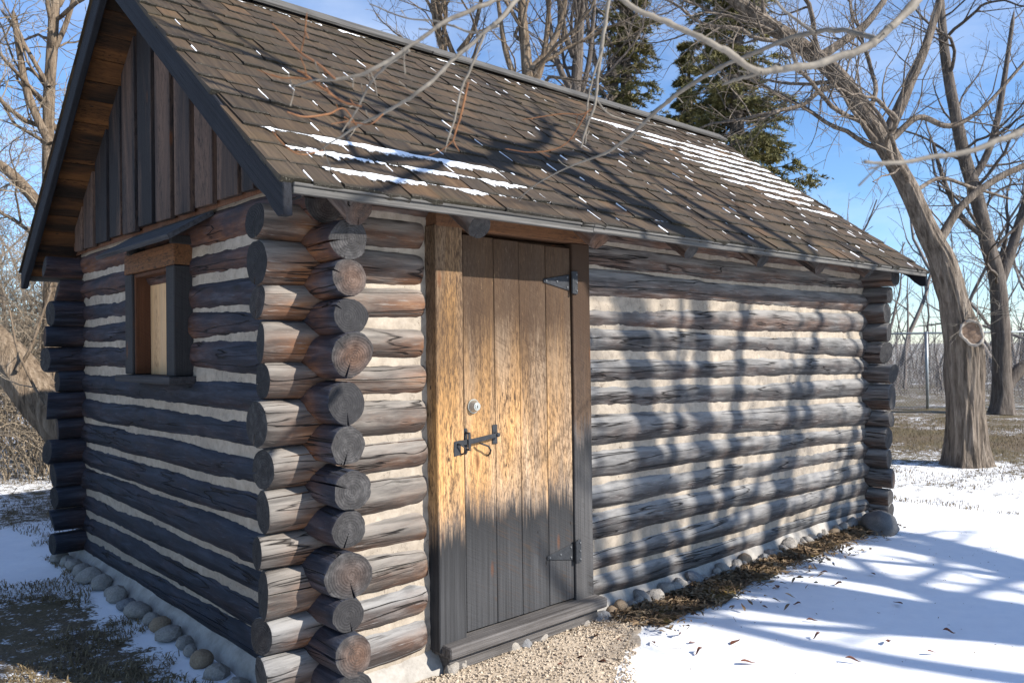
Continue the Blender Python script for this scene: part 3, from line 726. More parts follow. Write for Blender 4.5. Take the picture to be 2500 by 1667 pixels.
# thumb latch: bar, keeper, pivot plate, catch and a bent wire pull
def tube_me(name, pts, rad, seg, mat, cap=True):
    P = np.array(pts, float); n = len(P); rad = np.broadcast_to(np.asarray(rad, float), (n,))
    Tn = np.gradient(P, axis=0); Tn /= np.linalg.norm(Tn, axis=1)[:, None]+1e-12
    ref = np.array([0, 0, 1.]) if abs(Tn[:, 2]).mean() < .8 else np.array([1., 0, 0])
    A = np.cross(Tn, ref); A /= np.linalg.norm(A, axis=1)[:, None]+1e-12; B = np.cross(Tn, A)
    th = np.linspace(0, 2*math.pi, seg, endpoint=False)
    V = (P[:, None]+rad[:, None, None]*(np.cos(th)[None, :, None]*A[:, None]+np.sin(th)[None, :, None]*B[:, None])).reshape(-1, 3)
    i = np.arange(n*seg).reshape(n, seg)
    q = np.stack([i[:-1], np.roll(i[:-1], -1, 1), np.roll(i[1:], -1, 1), i[1:]], -1).reshape(-1, 4)
    tr = None
    if cap:
        V = np.concatenate([V, P[:1], P[-1:]]); a, b = n*seg, n*seg+1
        tr = np.concatenate([np.stack([np.roll(i[0], -1), i[0], np.full(seg, a)], -1), np.stack([i[-1], np.roll(i[-1], -1), np.full(seg, b)], -1)])
    return mesh_np(name, V, q, tr, [mat] if mat else [])
ly = DY-.001
latch = poly_plate('latch', [(.672, 1.103), (.672, 1.130), (.79, 1.134), (.955, 1.150), (.960, 1.138), (.955, 1.128), (.79, 1.108)], ly-.028, .006, M['iron'], door)
poly_plate('catch_plate', [(.662, 1.055), (.662, 1.128), (.705, 1.128), (.705, 1.060)], -.1465, .004, M['iron'], latch)
ob('catch_hook', tube_me('catch_hook', [(.682, -.147, 1.115), (.690, -.166, 1.112), (.706, -.172, 1.100), (.716, -.168, 1.082), (.714, -.156, 1.066), (.704, -.148, 1.062)], .0042, 8, M['iron']), latch)
poly_plate('keeper', [(.742, 1.065), (.742, 1.178), (.750, 1.186), (.762, 1.186), (.768, 1.178), (.768, 1.065), (.758, 1.054)], ly-.004, .0035, M['iron'], latch)
poly_plate('keeper_loop', [(.747, 1.086), (.747, 1.160), (.763, 1.160), (.763, 1.086)], ly-.036, .006, M['iron'], latch)
for z in (1.163, 1.080): board('keeper_arm', (.7485, ly-.036, z-.004), (.7615, ly-.004, z+.004), M['iron'], latch, .001, 0, 1)
poly_plate('pivot_plate', [(.932, 1.090), (.932, 1.190), (.966, 1.190), (.966, 1.090)], ly-.005, .004, M['iron'], latch)
ob('rivet', join_me('rivet', [(cyl_me(.011, .030, 12, dome=.002), Matrix.Translation((.949, ly-.004, 1.139)) @ FWD)], M['iron']), latch)
ob('bolt', join_me('bolt', [(cyl_me(.006, .004, 10, dome=.001), Matrix.Translation((.755, ly-.004, 1.172)) @ FWD)], M['iron']), latch)
ob('bolt', join_me('bolt', [(cyl_me(.006, .004, 10, dome=.001), Matrix.Translation((.756, ly-.004, 1.066)) @ FWD)], M['iron']), latch)
ob('latch_pull', tube_me('latch_pull', [(.822, ly-.030, 1.108), (.842, ly-.040, 1.100), (.872, ly-.042, 1.088), (.893, ly-.034, 1.066), (.902, ly-.018, 1.048), (.905, ly-.001, 1.036)], .0045, 8, M['iron']), latch)

# --- window in the gable wall
win = ob('window', box_me('window', (-.062, 1.40, 1.45), (-.040, 1.962, 2.046), M['pale'], .002)[0], cabin, Matrix.Translation((-.051, 1.681, 1.748)))
tag(win, 'small window opening closed by a pale board')
board('window_jamb', (-.165, 1.275, 1.452), (.004, 1.402, 2.068), M['frame'], win, .005, .002, 41, 4)
board('window_jamb', (-.165, 1.985, 1.452), (.004, 2.118, 2.068), M['frame'], win, .005, .002, 42, 4)
board('window_reveal', (-.150, 1.962, 1.454), (.003, 1.983, 2.066), M['reveal'], win, .002, 0, 43)
board('window_reveal', (-.150, 1.404, 2.045), (.003, 1.960, 2.066), M['reveal'], win, .002, 0, 44)
me, c = box_me('window_header', (-.062, -.085, -.425), (.062, .085, .425), M['lintel'], .005, .002, 45, (0, 0, 0), 4)
ob('window_header', me, win, frame((-.083, 1.697, 2.132), (0, 0, -1), (0, 1, 0)))
board('window_sill', (-.215, 1.225, 1.408), (.003, 2.165, 1.449), M['wsill'], win, .005, .002, 46, 4)
me, c = box_me('awning_board', (-.15, -.62, -.013), (.13, .62, .013), M['awning'], .003, .002, 47, (0, 0, 0), 5)
ob('awning_board', me, win, frame((-.185, 1.56, 2.252), (.20, 0, .125), (0, 0, 1)))
for y in (1.25, 1.98):
    poly = box_me('awning_bracket', (-.07, -.02, -.022), (.05, .02, .022), M['frame'], .003)[0]
    ob('awning_bracket', poly, win, Matrix.Translation((-.13, y, 2.205)))

# --- gable: recessed inner boards with proud outer boards
SL = .752; A = math.atan(SL)
def under(y): return 2.13+SL*(min(y, YB-y)+.44)
gb = ob('gable', mesh_np('gable', [(-.088, -.05, 2.33), (-.088, YB+.05, 2.33), (-.088, YB/2, under(YB/2)+.02), (-.05, -.05, 2.33), (-.05, YB+.05, 2.33), (-.05, YB/2, under(YB/2)+.02)],
        None, [(0, 2, 1), (3, 4, 5)], [M['gback']], False), cabin)
tag(gb, 'board-and-gap gable of upright dark planks')
def gboard(y0, y1, x0, x1, zb, mat, k):
    pts = [(y0, zb), (y1, zb+.006)]
    t0, t1 = under(y0)-.005, under(y1)-.005
    if y0 < YB/2 < y1: tp = [(y1, t1), (YB/2, under(YB/2)-.005), (y0, t0)]
    else: tp = [(y1, t1), (y0, t0)]
    import bmesh
    bm = bmesh.new(); ym = (y0+y1)/2; zm = (zb+max(t0, t1))/2
    vs = [bm.verts.new((x0, p[0]-ym, p[1]-zm)) for p in pts+tp]; f = bm.faces.new(vs)
    r = bmesh.ops.extrude_face_region(bm, geom=[f]); bmesh.ops.translate(bm, verts=[v for v in r['geom'] if isinstance(v, bmesh.types.BMVert)], vec=(x1-x0, 0, 0))
    bmesh.ops.recalc_face_normals(bm, faces=bm.faces[:]); bmesh.ops.bevel(bm, geom=bm.edges[:], offset=.003, segments=1, affect='EDGES', clamp_overlap=True)
    me = bpy.data.meshes.new('board'); bm.to_mesh(me); bm.free(); me.materials.append(mat)
    ob('board', me, gb, Matrix.Translation((0, ym, zm)))
ys = [.05, .29, .47, .775, 1.07, 1.36, 1.67, 1.965, 2.275, 2.57, 2.88, 3.16, 3.42]
for k in range(len(ys)-1):
    a, b = ys[k], ys[k+1]
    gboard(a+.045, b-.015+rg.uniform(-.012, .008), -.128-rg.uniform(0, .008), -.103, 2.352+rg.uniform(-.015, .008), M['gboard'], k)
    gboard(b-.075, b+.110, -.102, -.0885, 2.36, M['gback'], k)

# --- roof
EY, EZ = -.45, 2.235
cA, sA = math.cos(A), math.sin(A)
LR = (YB/2-EY)/cA
XL, XR = -.378, 5.90
F_FR = frame((0, EY, EZ), (1, 0, 0), (0, -sA, cA))              # front slope: x along eave, y up the slope, z out
F_BK = frame((0, YB-EY, EZ), (-1, 0, 0), (0, sA, cA))           # back slope
def slab(x0, x1):
    t0, t1 = -.052, -.030
    a = [(x0, 0, t0), (x1, 0, t0), (x1, LR, t0), (x0, LR, t0), (x0, 0, t1), (x1, 0, t1), (x1, LR, t1), (x0, LR, t1)]
    return a
V = []
for fm, s in ((F_FR, 1), (F_BK, -1)):
    for p in slab(XL+.04 if s > 0 else -XR+.04, XR-.04 if s > 0 else -XL-.04): V.append(tuple(fm @ Vector(p)))
roof = tag(ob('roof', mesh_np('roof', V, BOXF+[tuple(i+8 for i in f) for f in BOXF], None, [M['soffit']], False), cabin), 'steep shingled roof with patches of snow')

EXPO = .163; NC = int(LR/EXPO)+1
shv = []
def shingle_arrays(w, ln, th, rg_, lift):
    xs = np.linspace(-w/2, w/2, 4); V = []; bt = []
    jag = [rg_.uniform(-.007, .007) for _ in range(4)]
    for r, (y, z) in enumerate(((0, lift), (.011, lift*.98), (.034, lift*.92), (ln, -.011))):
        for q in range(4):
            V.append((xs[q], y+(jag[q] if r < 2 else 0), z+rg_.uniform(-.0022, .0022))); bt.append((1, .8, 0, 0)[r])
    for q in range(4): V.append((xs[q], .002+jag[q], lift-th)); bt.append(1)
    for q in (0, 3): V.append((xs[q], .034, lift-th)); bt.append(.8)
    for q in (0, 3): V.append((xs[q], ln, -.014)); bt.append(.5)
    Q = [(r*4+q, r*4+q+1, r*4+q+5, r*4+q+4) for r in (0, 1, 2) for q in range(3)]
    Q += [(16+q, 17+q, q+1, q) for q in range(3)]
    Q += [(16, 0, 8, 20), (20, 8, 12, 22), (19, 21, 11, 3), (21, 23, 15, 11)]
    return V, Q, bt
shr = random.Random(5)
variants = []
for k in range(12):
    v, q, bt = shingle_arrays(.17, .36, .024, shr, shr.uniform(-.001, .011))
    me = mesh_np('shingle', v, q, None, [M['shingle']], False); attr(me, 'butt', bt); attr(me, 'rnd', [0.0]*len(v)); variants.append(me)
cells = []; joints = []
for k in range(NC):
    x = XL-.012-shr.uniform(0, .1)
    while x < XR:
        w = shr.choice((.11, .13, .15, .165, .18, .20, .22)); x0 = max(x, XL-.012); x1 = min(x+w, XR+.012); x += w+.004
        if x1-x0 > .04:
            cells.append((k, (x0+x1)/2, x1-x0)); joints.append((k, x1+.002))
def skirt(k): return k*EXPO-.018
camv = Vector(CAM)
order = sorted(range(len(cells)), key=lambda i: (F_FR @ Vector((cells[i][1], skirt(cells[i][0]), 0))-camv).length)
near = set(order[:300])
SV = []; SQ = []; SB = []; SR = []; nv = 0
for i, (k, xm, w) in enumerate(cells):
    s = skirt(k)+shr.uniform(-.007, .007)
    ln = min(.36, LR-s+.004)
    if i in near:
        o = bpy.data.objects.new('shingle', variants[shr.randrange(12)])
        o.matrix_world = F_FR @ Matrix.Translation((xm, s, 0)) @ Matrix.Rotation(shr.uniform(-.008, .008), 4, 'Z') @ Matrix.Diagonal((w/.17, 1, 1, 1))
        link(o, roof)
    else:
        v, q, bt = shingle_arrays(w, ln, .024, shr, shr.uniform(-.001, .011))
        SV += [(a+xm, b+s, c) for a, b, c in v]; SQ += [tuple(nv+j for j in f) for f in q]; SB += bt; SR += [shr.random()]*len(v); nv += len(v)
me = mesh_np('shingles', SV, SQ, None, [M['shingle']], False); attr(me, 'butt', SB); attr(me, 'rnd', SR)
tag(ob('shingles', me, roof, F_FR), kind='stuff')
SV = []; SQ = []; SB = []; SR = []; nv = 0
for k in range(NC):                          # the slope facing away: coarser
    x = -XR
    while x < -XL:
        w = min(shr.choice((.15, .2, .24)), -XL+.012-x); v, q, bt = shingle_arrays(w, min(.36, LR-skirt(k)), .013, shr, .002)
        SV += [(a+x+w/2, b+skirt(k), c) for a, b, c in v]; SQ += [tuple(nv+j for j in f) for f in q]; SB += bt; SR += [shr.random()]*len(v); nv += len(v); x += w+.004
me = mesh_np('shingles', SV, SQ, None, [M['shingle']], False); attr(me, 'butt', SB); attr(me, 'rnd', SR)
tag(ob('shingles', me, roof, F_BK), kind='stuff')

def barge(x_out, fm, side, flip):
    """rake board with a curved tail; x_out: outer face"""
    import bmesh
    up = (fm @ Vector((0, 1, 0)))-(fm @ Vector((0, 0, 0))); nn = (fm @ Vector((0, 0, 1)))-(fm @ Vector((0, 0, 0)))
    o0 = fm @ Vector((0, 0, 0)); o0.x = x_out
    mx = Matrix((up, nn.cross(up), nn)).transposed().to_4x4(); mx.translation = o0
    pts = [(-.012, -.016), (-.088, -.112), (-.045, -.143), (.02, -.142), (.09, -.130), (.2, -.142), (LR-.107, -.142), (LR, -.016)]
    bm = bmesh.new(); vs = [bm.verts.new((p[0], 0, p[1])) for p in pts]; f = bm.faces.new(vs)
    ext = -side*.038*(1 if nn.cross(up).x > 0 else -1)
    r = bmesh.ops.extrude_face_region(bm, geom=[f]); bmesh.ops.translate(bm, verts=[v for v in r['geom'] if isinstance(v, bmesh.types.BMVert)], vec=(0, ext, 0))
    bmesh.ops.recalc_face_normals(bm, faces=bm.faces[:]); bmesh.ops.bevel(bm, geom=bm.edges[:], offset=.004, segments=1, affect='EDGES', clamp_overlap=True)
    me = bpy.data.meshes.new('barge_board'); bm.to_mesh(me); bm.free(); me.materials.append(M['barge'])
    ob('barge_board', me, roof, mx)
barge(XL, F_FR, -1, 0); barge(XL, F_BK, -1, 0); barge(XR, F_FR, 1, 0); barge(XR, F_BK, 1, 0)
# fascia: deck edge strip and the grey board below it, each in three lengths
for (a, b) in ((XL+.040, 1.36), (1.363, 3.62), (3.623, XR-.04)):
    board('fascia', (a, EY-.004, EZ-.056), (b, EY+.018, EZ-.027), M['fascia'], roof, .002, .0015, int(a*10+50), 8)
    board('eave_strip', (a, EY-.014, EZ-.026), (b, EY+.02, EZ-.0145), M['fascia'], roof, .002, .001, int(a*10+70), 8)
board('fascia', (XL+.04, YB-EY-.02, EZ-.08), (XR-.04, YB-EY+.004, EZ-.03), M['fascia'], roof, .002, .001, 9)
for x, r in ((.007, .068), (.671, .062), (1.509, .058), (2.37, .058), (3.208, .055), (4.046, .055), (4.898, .055)):
    p0 = F_FR @ Vector((x, .028, -.114)); p1 = F_FR @ Vector((x, 2.3, -.114))
    put_log(roof, p0, p1, r, r*.95, int(x*37)+400, raw=(.0, 0, .35), name='rafter', step=.15, crack=(True, False))
def soffit(fm, x0, x1, flipx, s_from, s_to, seed):
    q = random.Random(seed); s = s_from
    while s < s_to:
        w = q.uniform(.15, .19); w = min(w, s_to-s)
        me, c = box_me('soffit_board', (-w/2+.002, -.010, -(x1-x0)/2), (w/2-.002, .010, (x1-x0)/2), M['soffit'], .002, .0015, q.randrange(999), (0, 0, 0))
        xm = (x0+x1)/2*(-1 if flipx else 1)
        m = fm @ Matrix.Translation((xm, s+w/2, -.064+q.uniform(-.002, .001))) @ Matrix(((0, 0, 1, 0), (1, 0, 0, 0), (0, 1, 0, 0), (0, 0, 0, 1)))
        ob('soffit_board', me, roof, m); s += w
soffit(F_BK, XL+.045, .06, True, .03, LR-.06, 3); soffit(F_FR, XL+.045, .06, False, .03, LR-.06, 4)
for fm, s in ((F_FR, 1), (F_BK, -1)):
    for (a, b) in ((XL-.01, 1.9), (1.905, 4.1), (4.105, XR+.05)):
        a_, b_ = (a, b) if s > 0 else (-b, -a)
        me, c = box_me('ridge_board', (a_, LR-.125, .024), (b_, LR+.012, .046), M['fascia'], .003, .002, 81, None, 6)
        ob('ridge_board', me, roof, fm @ Matrix.Translation(Vector(c)))

# --- snow left lying on the shingles
def roof_snow():
    VV = []; QQ = []; CC = []; c = 0; q = random.Random(21)
    def surf(k, t):                          # height of the shingle face at fraction t of the exposure (0 = butt)
        return .0075-t*EXPO*.055
    for k in range(NC-1):
        xs = np.arange(XL+.01, XR-.02, .009)
        n = fbm(xs*1.6, k*3.7, 0, 90)*.45+fbm(xs*7, k*5.1, 0, 91)*.30+fbm(xs*38, k*2.1, 0, 92)*.25
        lo = np.zeros_like(xs)
        A0 = {0: (-.25, 1.9, .86), 1: (-.34, 1.7, .90), 2: (-.37, 1.6, 1.05), 3: (-.30, .35, .55)}
        B0 = {4: (5.15, .8), 5: (4.7, 1.0), 6: (4.35, 1.15), 7: (4.1, 1.3), 8: (3.95, 1.4), 9: (3.9, 1.45), 10: (3.8, 1.5), 11: (3.55, 1.5), 12: (3.1, 1.3), 13: (4.9, 1.0)}
        if k in A0:
            a0, a1, am = A0[k]; lo = am*np.clip((xs-a0)/.12, 0, 1)*np.clip((a1-xs)/.75, 0, 1)
            if k == 0: lo = np.maximum(lo, .62*np.exp(-((xs-2.2)/.5)**2))
        if k in B0:
            a0, am = B0[k]; lo = np.maximum(lo, am*.86*np.clip((xs-a0)/.5+.25, 0, 1)*np.clip((6.3-xs)/.6, 0, 1)*(xs > a0-.12))
        if k == NC-2: lo = np.maximum(lo, .62)
        ext = np.clip((n+lo*.62-.80)*2.6, 0, 1)*(.56 if k > 3 else .78)
        cx_ = np.array(sorted(x for kk, x in joints if kk == k)); fac = np.array([.35+.85*((i*7919+k*104729) % 97)/97 for i in range(len(cx_)+1)])
        fj = fac[np.searchsorted(cx_, xs)]
        ext = np.clip(ext*(fj if k <= 3 else .15+.95*fj), 0, .8)
        ext = ext*(ext > .06)
        rows = 5; top = skirt(k+1)+.004; P = []
        for r in range(rows):
            f = r/(rows-1)
            s = top-f*ext*EXPO; tt = np.clip((s-skirt(k))/EXPO, 0, 1)
            th = (.0025+.0085*np.minimum(1, ext*1.6))*(1-f**2.2)*(ext > 0)*(.75+.5*fbm(xs*22, k*3, r*1.3, 95))
            P.append(np.stack([xs, s, surf(k, tt)+th-(.002 if r == rows-1 else 0)], -1))
        P = np.stack(P, 1); m = len(xs); idx = np.arange(m*rows).reshape(m, rows)+c
        ok = (ext[:-1] > 0) | (ext[1:] > 0)
        qd = np.stack([idx[:-1, :-1], idx[:-1, 1:], idx[1:, 1:], idx[1:, :-1]], -1)[ok]
        VV.append(P.reshape(-1, 3)); QQ.append(qd.reshape(-1, 4)); c += m*rows
        CC.append(np.broadcast_to((1-np.arange(rows)/(rows-1))[None, :]*np.clip(ext*2.2, 0, 1)[:, None]*(.6 if k <= 3 else 1), (m, rows)).ravel())
    for (k, x) in joints:                    # thin tongues caught along the joints
        if k >= NC-1 or x > XR-.05: continue
        p = (.27 if k < 9 else .13)*(1 if x < 3 else .8)
        if x > 2.6: p += .12
        if q.random() > p: continue
        L = EXPO*q.uniform(.15, .9 if x < 2 else .6); w = q.choice((.001, .0015, .0022, .0034, .005)); s0 = skirt(k+1)+.002; h = q.uniform(.003, .007)
        if q.random() < .3: s0 -= q.uniform(0, EXPO*.5)
        P = []
        for f, ww in ((0, .9), (.35, 1), (.7, .75), (1, .12)):
            s = max(s0-f*L, skirt(k)+.004); z = surf(k, min(1, (s-skirt(k))/EXPO)); j = q.uniform(-.0015, .0015)
            P += [(x-w*ww+j, s, z-.001), (x+j, s, z+h*(1-f*.6)), (x+w*ww+j, s, z-.001)]
        VV.append(np.array(P)); CC.append(np.tile([.25, .8, .25], 4)); i = np.arange(12).reshape(4, 3)+c; c += 12
        QQ.append(np.stack([i[:-1, :-1], i[1:, :-1], i[1:, 1:], i[:-1, 1:]], -1).reshape(-1, 4))
    me = mesh_np('roof_snow', np.concatenate(VV), np.concatenate(QQ), mats=[M['snowroof']]); attr(me, 'cov', np.concatenate(CC))
    tag(ob('roof_snow', me, None, F_FR), 'thin white snow lying in bands and streaks on the roof shingles', 'snow', kind='stuff')
roof_snow()

# ------------------------------------------------------------------ ground details in front of the cabin
def patch(name, outline, mat, z, seed, kind='structure', n=60, amp=.012):
    """flat irregular patch laid just above the snow"""
    cx = np.mean([p[0] for p in outline]); cy_ = np.mean([p[1] for p in outline])
    P = np.array(outline, float); m = len(P)
    t = np.linspace(0, m, 180, endpoint=False); i = t.astype(int); f = (t-i)[:, None]
    B = P[i]*(1-f)+P[(i+1) % m]*f
    B = B+(np.stack([fbm(B[:, 0]*9, B[:, 1]*9, 1, seed), fbm(B[:, 0]*9, B[:, 1]*9, 7, seed)], -1)-.5)*.12
    rings = 8; VV = []
    for r in range(rings+1):
        s = 1-r/rings*.999
        Q = np.array([cx, cy_])+(B-np.array([cx, cy_]))*s
        zz = z+(fbm(Q[:, 0]*14, Q[:, 1]*14, 0, seed+2)-.5)*amp*(1 if r else .2)+min(r, 2)*.003
        VV.append(np.stack([Q[:, 0], Q[:, 1], zz], -1))
    V = np.concatenate(VV); k = np.arange((rings+1)*180).reshape(rings+1, 180)
    q = np.stack([k[:-1], np.roll(k[:-1], -1, 1), np.roll(k[1:], -1, 1), k[1:]], -1).reshape(-1, 4)
    return tag(ob(name, mesh_np(name, V, q, mats=[mat])), kind=kind)
patch('gravel_patch', [(.35, -.12), (1.0, -.12), (1.75, -.13), (1.92, -.30), (1.62, -.52), (1.25, -.66), (.9, -.92), (.45, -1.1), (.1, -.85), (.15, -.4)], M['pebble'], .012, 5)
patch('soil_strip', [(1.65, -.13), (2.6, -.13), (3.6, -.13), (4.6, -.13), (5.15, -.15), (4.9, -.34), (4.4, -.30), (4.0, -.37), (3.6, -.32), (3.2, -.40), (2.8, -.36), (2.4, -.46), (2.1, -.42), (1.9, -.46)], M['soil'], .010, 6, amp=.02)

def scatter_mesh(name, V0, F0, pts, scl, seed, mat, tilt=.5, nz=None):
    """many small copies joined into one mass"""
    r = np.random.default_rng(seed); n = len(pts); V0 = np.array(V0, float); F0 = np.array(F0)
    a = r.uniform(0, 6.283, n); tx = r.normal(0, tilt, n); ty = r.normal(0, tilt, n)
    ca, sa = np.cos(a), np.sin(a); s = np.asarray(scl)
    P = V0[None]*(s[:, None, None] if s.ndim == 1 else s[:, None, :])
    x, y, z = P[..., 0], P[..., 1], P[..., 2]
    y, z = y*np.cos(tx)[:, None]-z*np.sin(tx)[:, None], y*np.sin(tx)[:, None]+z*np.cos(tx)[:, None]
    x, z = x*np.cos(ty)[:, None]-z*np.sin(ty)[:, None], x*np.sin(ty)[:, None]+z*np.cos(ty)[:, None]
    x, y = x*ca[:, None]-y*sa[:, None], x*sa[:, None]+y*ca[:, None]
    V = np.stack([x, y, z], -1)+np.asarray(pts)[:, None, :]
    F = (F0[None]+(np.arange(n)*len(V0))[:, None, None]).reshape(-1, F0.shape[1])
    kw = dict(quads=F) if F0.shape[1] == 4 else dict(tris=F)
    return mesh_np(name, V.reshape(-1, 3), mats=[mat], smooth=False, **kw)
OCT_V = [(1, 0, 0), (-.9, .2, 0), (.1, 1, .1), (0, -1, -.1), (.1, 0, .7), (0, .1, -.7)]
OCT_F = [(0, 2, 4), (2, 1, 4), (1, 3, 4), (3, 0, 4), (2, 0, 5), (1, 2, 5), (3, 1, 5), (0, 3, 5)]
nr = np.random.default_rng(8)
px = nr.uniform(.2, 1.95, 9000); py = nr.uniform(-1.1, -.14, 9000)
keep = (py > -.16-.95*np.clip((1.95-px)/1.2, 0, 1)**.8+(fbm(px*8, py*8, 0, 5)-.5)*.2)
px, py = px[keep], py[keep]
tag(ob('gravel', scatter_mesh('gravel', OCT_V, OCT_F, np.stack([px, py, np.full_like(px, .020)+nr.uniform(-.003, .005, len(px))], -1), nr.uniform(.0025, .008, len(px))*nr.choice([1, 1, 1, 1.6], len(px)), 4, M['pebble'])),
    'buff crushed gravel spread before the door sill', 'gravel', kind='stuff')
# slim willow leaf
lt = np.linspace(0, 1, 7)
LV = []; LF = []
for i, t_ in enumerate(lt):
    w = .17*math.sin(math.pi*(t_**.8))*(1-.25*t_)+.006; z = .18*(t_-.5)**2*1.5
    LV += [(t_-.5, -w, z+.06*math.sin(t_*5)+w*.5), (t_-.5, 0, z+.06*math.sin(t_*5)), (t_-.5, w, z+.06*math.sin(t_*5)+w*.5)]
for i in range(6):
    LF += [(i*3, i*3+3, i*3+4, i*3+1), (i*3+1, i*3+4, i*3+5, i*3+2)]
n = 2700
px = nr.uniform(1.75, 5.25, n); py = -.15-np.abs(nr.normal(0, .17, n))*np.where(px > 4.2, .7, 1)-.02
tag(ob('leaf_litter', scatter_mesh('leaf_litter', LV, LF, np.stack([px, py, .022+nr.uniform(0, .02, n)], -1), nr.uniform(.024, .068, n), 9, M['litter'], .35)),
    'brown leaf litter and moss strewn along the foot of the front wall', 'leaf litter', kind='stuff')
tw = [(0.5, -.012, 0), (.5, .012, 0), (-.5, .01, .01), (-.5, -.01, .01), (.5, 0, .02), (-.5, 0, .028)]
TF = [(0, 1, 2, 3), (1, 4, 5, 2), (4, 0, 3, 5)]
n = 420
px = nr.uniform(1.5, 5.2, n); py = -.17-np.abs(nr.normal(0, .18, n))
px[:90] = nr.uniform(-3.2, -.25, 90); py[:90] = nr.uniform(-.6, 3.6, 90)
tag(ob('twig_litter', scatter_mesh('twig_litter', tw, TF, np.stack([px, py, .026+nr.uniform(0, .015, n)], -1), np.stack([nr.uniform(.05, .17, n), np.full(n, .09), np.full(n, .09)], -1), 12, M['litter'], .12)),
    'small dark twigs scattered over the ground by the walls', 'twigs', kind='stuff')
# single dead leaves on the open snow
n = 420
px = nr.uniform(1.0, 6.5, n); py = -.3-2.6*nr.random(n)**1.4
o = ob('leaf_crumbs', scatter_mesh('leaf_crumbs', LV, LF, np.stack([px, py, np.full(n, .012)], -1), nr.uniform(.006, .02, n), 19, M['litter'], .3))
tag(o, 'tiny crumbs of dead leaf peppering the snow in front of the cabin', 'leaf litter', kind='stuff')
leaf_mes = []
for k in range(4):
    r_ = random.Random(70+k); vv = []
    for (a, b, c) in LV:
        vv.append((a*.07+r_.uniform(-.0006, .0006), b*.07*(1, .75, 1.25, .6)[k], c*.07*(1, 1.8, .7, 2.4)[k]+.004))
    leaf_mes.append(mesh_np('fallen_leaf', vv, LF, mats=[M['leafred']]))
spots = [(1500, 1352), (1562, 1330), (1606, 1338), (1655, 1322), (1485, 1412), (1597, 1415), (1722, 1290), (1748, 1388), (1757, 1396), (1866, 1428), (2062, 1387), (1876, 1465), (1500, 1478), (1425, 1476), (1590, 1478), (1370, 1468), (1340, 1492), (1330, 1516), (1450, 1440), (1605, 1502), (1718, 1525), (1398, 1497), (1690, 1478), (1560, 1462), (1540, 1388), (1650, 1395), (1785, 1350), (1925, 1345), (1940, 1330), (1890, 1318), (2005, 1320), (1810, 1300), (1455, 1500), (1380, 1525), (1295, 1530), (2180, 1455), (2140, 1500), (1960, 1520), (2040, 1475), (1830, 1390)]
for k, (u, v) in enumerate(spots):
    ray = at(u, v, 1)-CAM; p = CAM+ray*((.006-CAM[2])/ray[2]); r_ = random.Random(k)
    o = bpy.data.objects.new('fallen_leaf', leaf_mes[k % 4]); o.location = (p[0], p[1], .010); s = r_.uniform(.6, 1.3); o.scale = (s, s, s)
    o.rotation_euler = (r_.uniform(-.2, .2), r_.uniform(-.15, .15), r_.uniform(0, 6.28)); link(o)
    tag(o, 'single reddish-brown dead leaf lying on the open snow before the cabin', 'leaf', 'dead leaves on the open snow')
# boulder at the far corner
o = ob('boulder', rock_mesh('boulder', 44, M['boulder'], 4, .26, .75))
o.location = (5.06, -.34, .062); o.scale = (.195, .15, .135); o.rotation_euler = (.1, -.05, .5)
tag(o, 'rounded grey granite boulder at the foot of the far right corner', 'boulder')

# dead grass poking through the snow (uncountable)
def grass(name, pts, hmin, hmax, seed, label, lean=.6):
    r = np.random.default_rng(seed); n = len(pts); P = np.asarray(pts, float)
    h = r.uniform(hmin, hmax, n); a = r.uniform(0, 6.283, n); ln = h*np.abs(r.normal(lean, .35, n)); w = r.uniform(.0016, .0035, n)*(1+h*4)
    dx, dy = np.cos(a), np.sin(a); sx, sy = -dy*w, dx*w
    b0 = P+np.stack([sx, sy, np.zeros(n)], -1); b1 = P-np.stack([sx, sy, np.zeros(n)], -1)
    m0 = P+np.stack([dx*ln*.35+sx*.8, dy*ln*.35+sy*.8, h*.6], -1); m1 = P+np.stack([dx*ln*.35-sx*.8, dy*ln*.35-sy*.8, h*.6], -1)
    t = P+np.stack([dx*ln, dy*ln, h*(1-.45*np.clip(ln/h, 0, 1.5))], -1)
    V = np.stack([b0, b1, m1, m0, t], 1).reshape(-1, 3); i = np.arange(n)[:, None]*5
    me = mesh_np(name, V, i+np.array([[0, 1, 2, 3]]), i+np.array([[3, 2, 4]]), [M['straw']], False)
    tag(ob(name, me), label, 'grass', kind='stuff')
n = 44000
X = nr.uniform(-3.4, -.2, n); Y = nr.uniform(-.9, 4.2, n)
d = fbm(X*2.4, Y*2.4, 0, 33); k = d > .47+.25*np.clip((Y-3.2), 0, 1)
grass('dead_grass', np.stack([X[k], Y[k], np.zeros(k.sum())], -1), .012, .05, 1, 'matted dead grass poking through thin snow below the gable wall', 1.1)
n = 60000
X = 6.5+10*nr.random(n)**1.2; Y = nr.uniform(-3.5, 9, n)
d = fbm(X*1.1, Y*1.1, 0, 5)+.28*np.exp(-((X-12.5)/2.5)**2); k = d > .53
grass('lawn_grass', np.stack([X[k], Y[k], (fbm(X[k]*1.3, Y[k]*1.3, 0, 8)-.5)*.03], -1), .02, .06, 2, 'patchy brown lawn grass between cabin and wire fence', .8)
n = 50000
X = nr.uniform(-4.5, 4, n); Y = 4.3+12*nr.random(n)**1.3
d = fbm(X*1.4, Y*1.4, 0, 15); k = d > .5
grass('back_grass', np.stack([X[k], Y[k], np.zeros(k.sum())], -1), .02, .06, 3, 'dead leaves and grass on snow behind the cabin', 1.0)

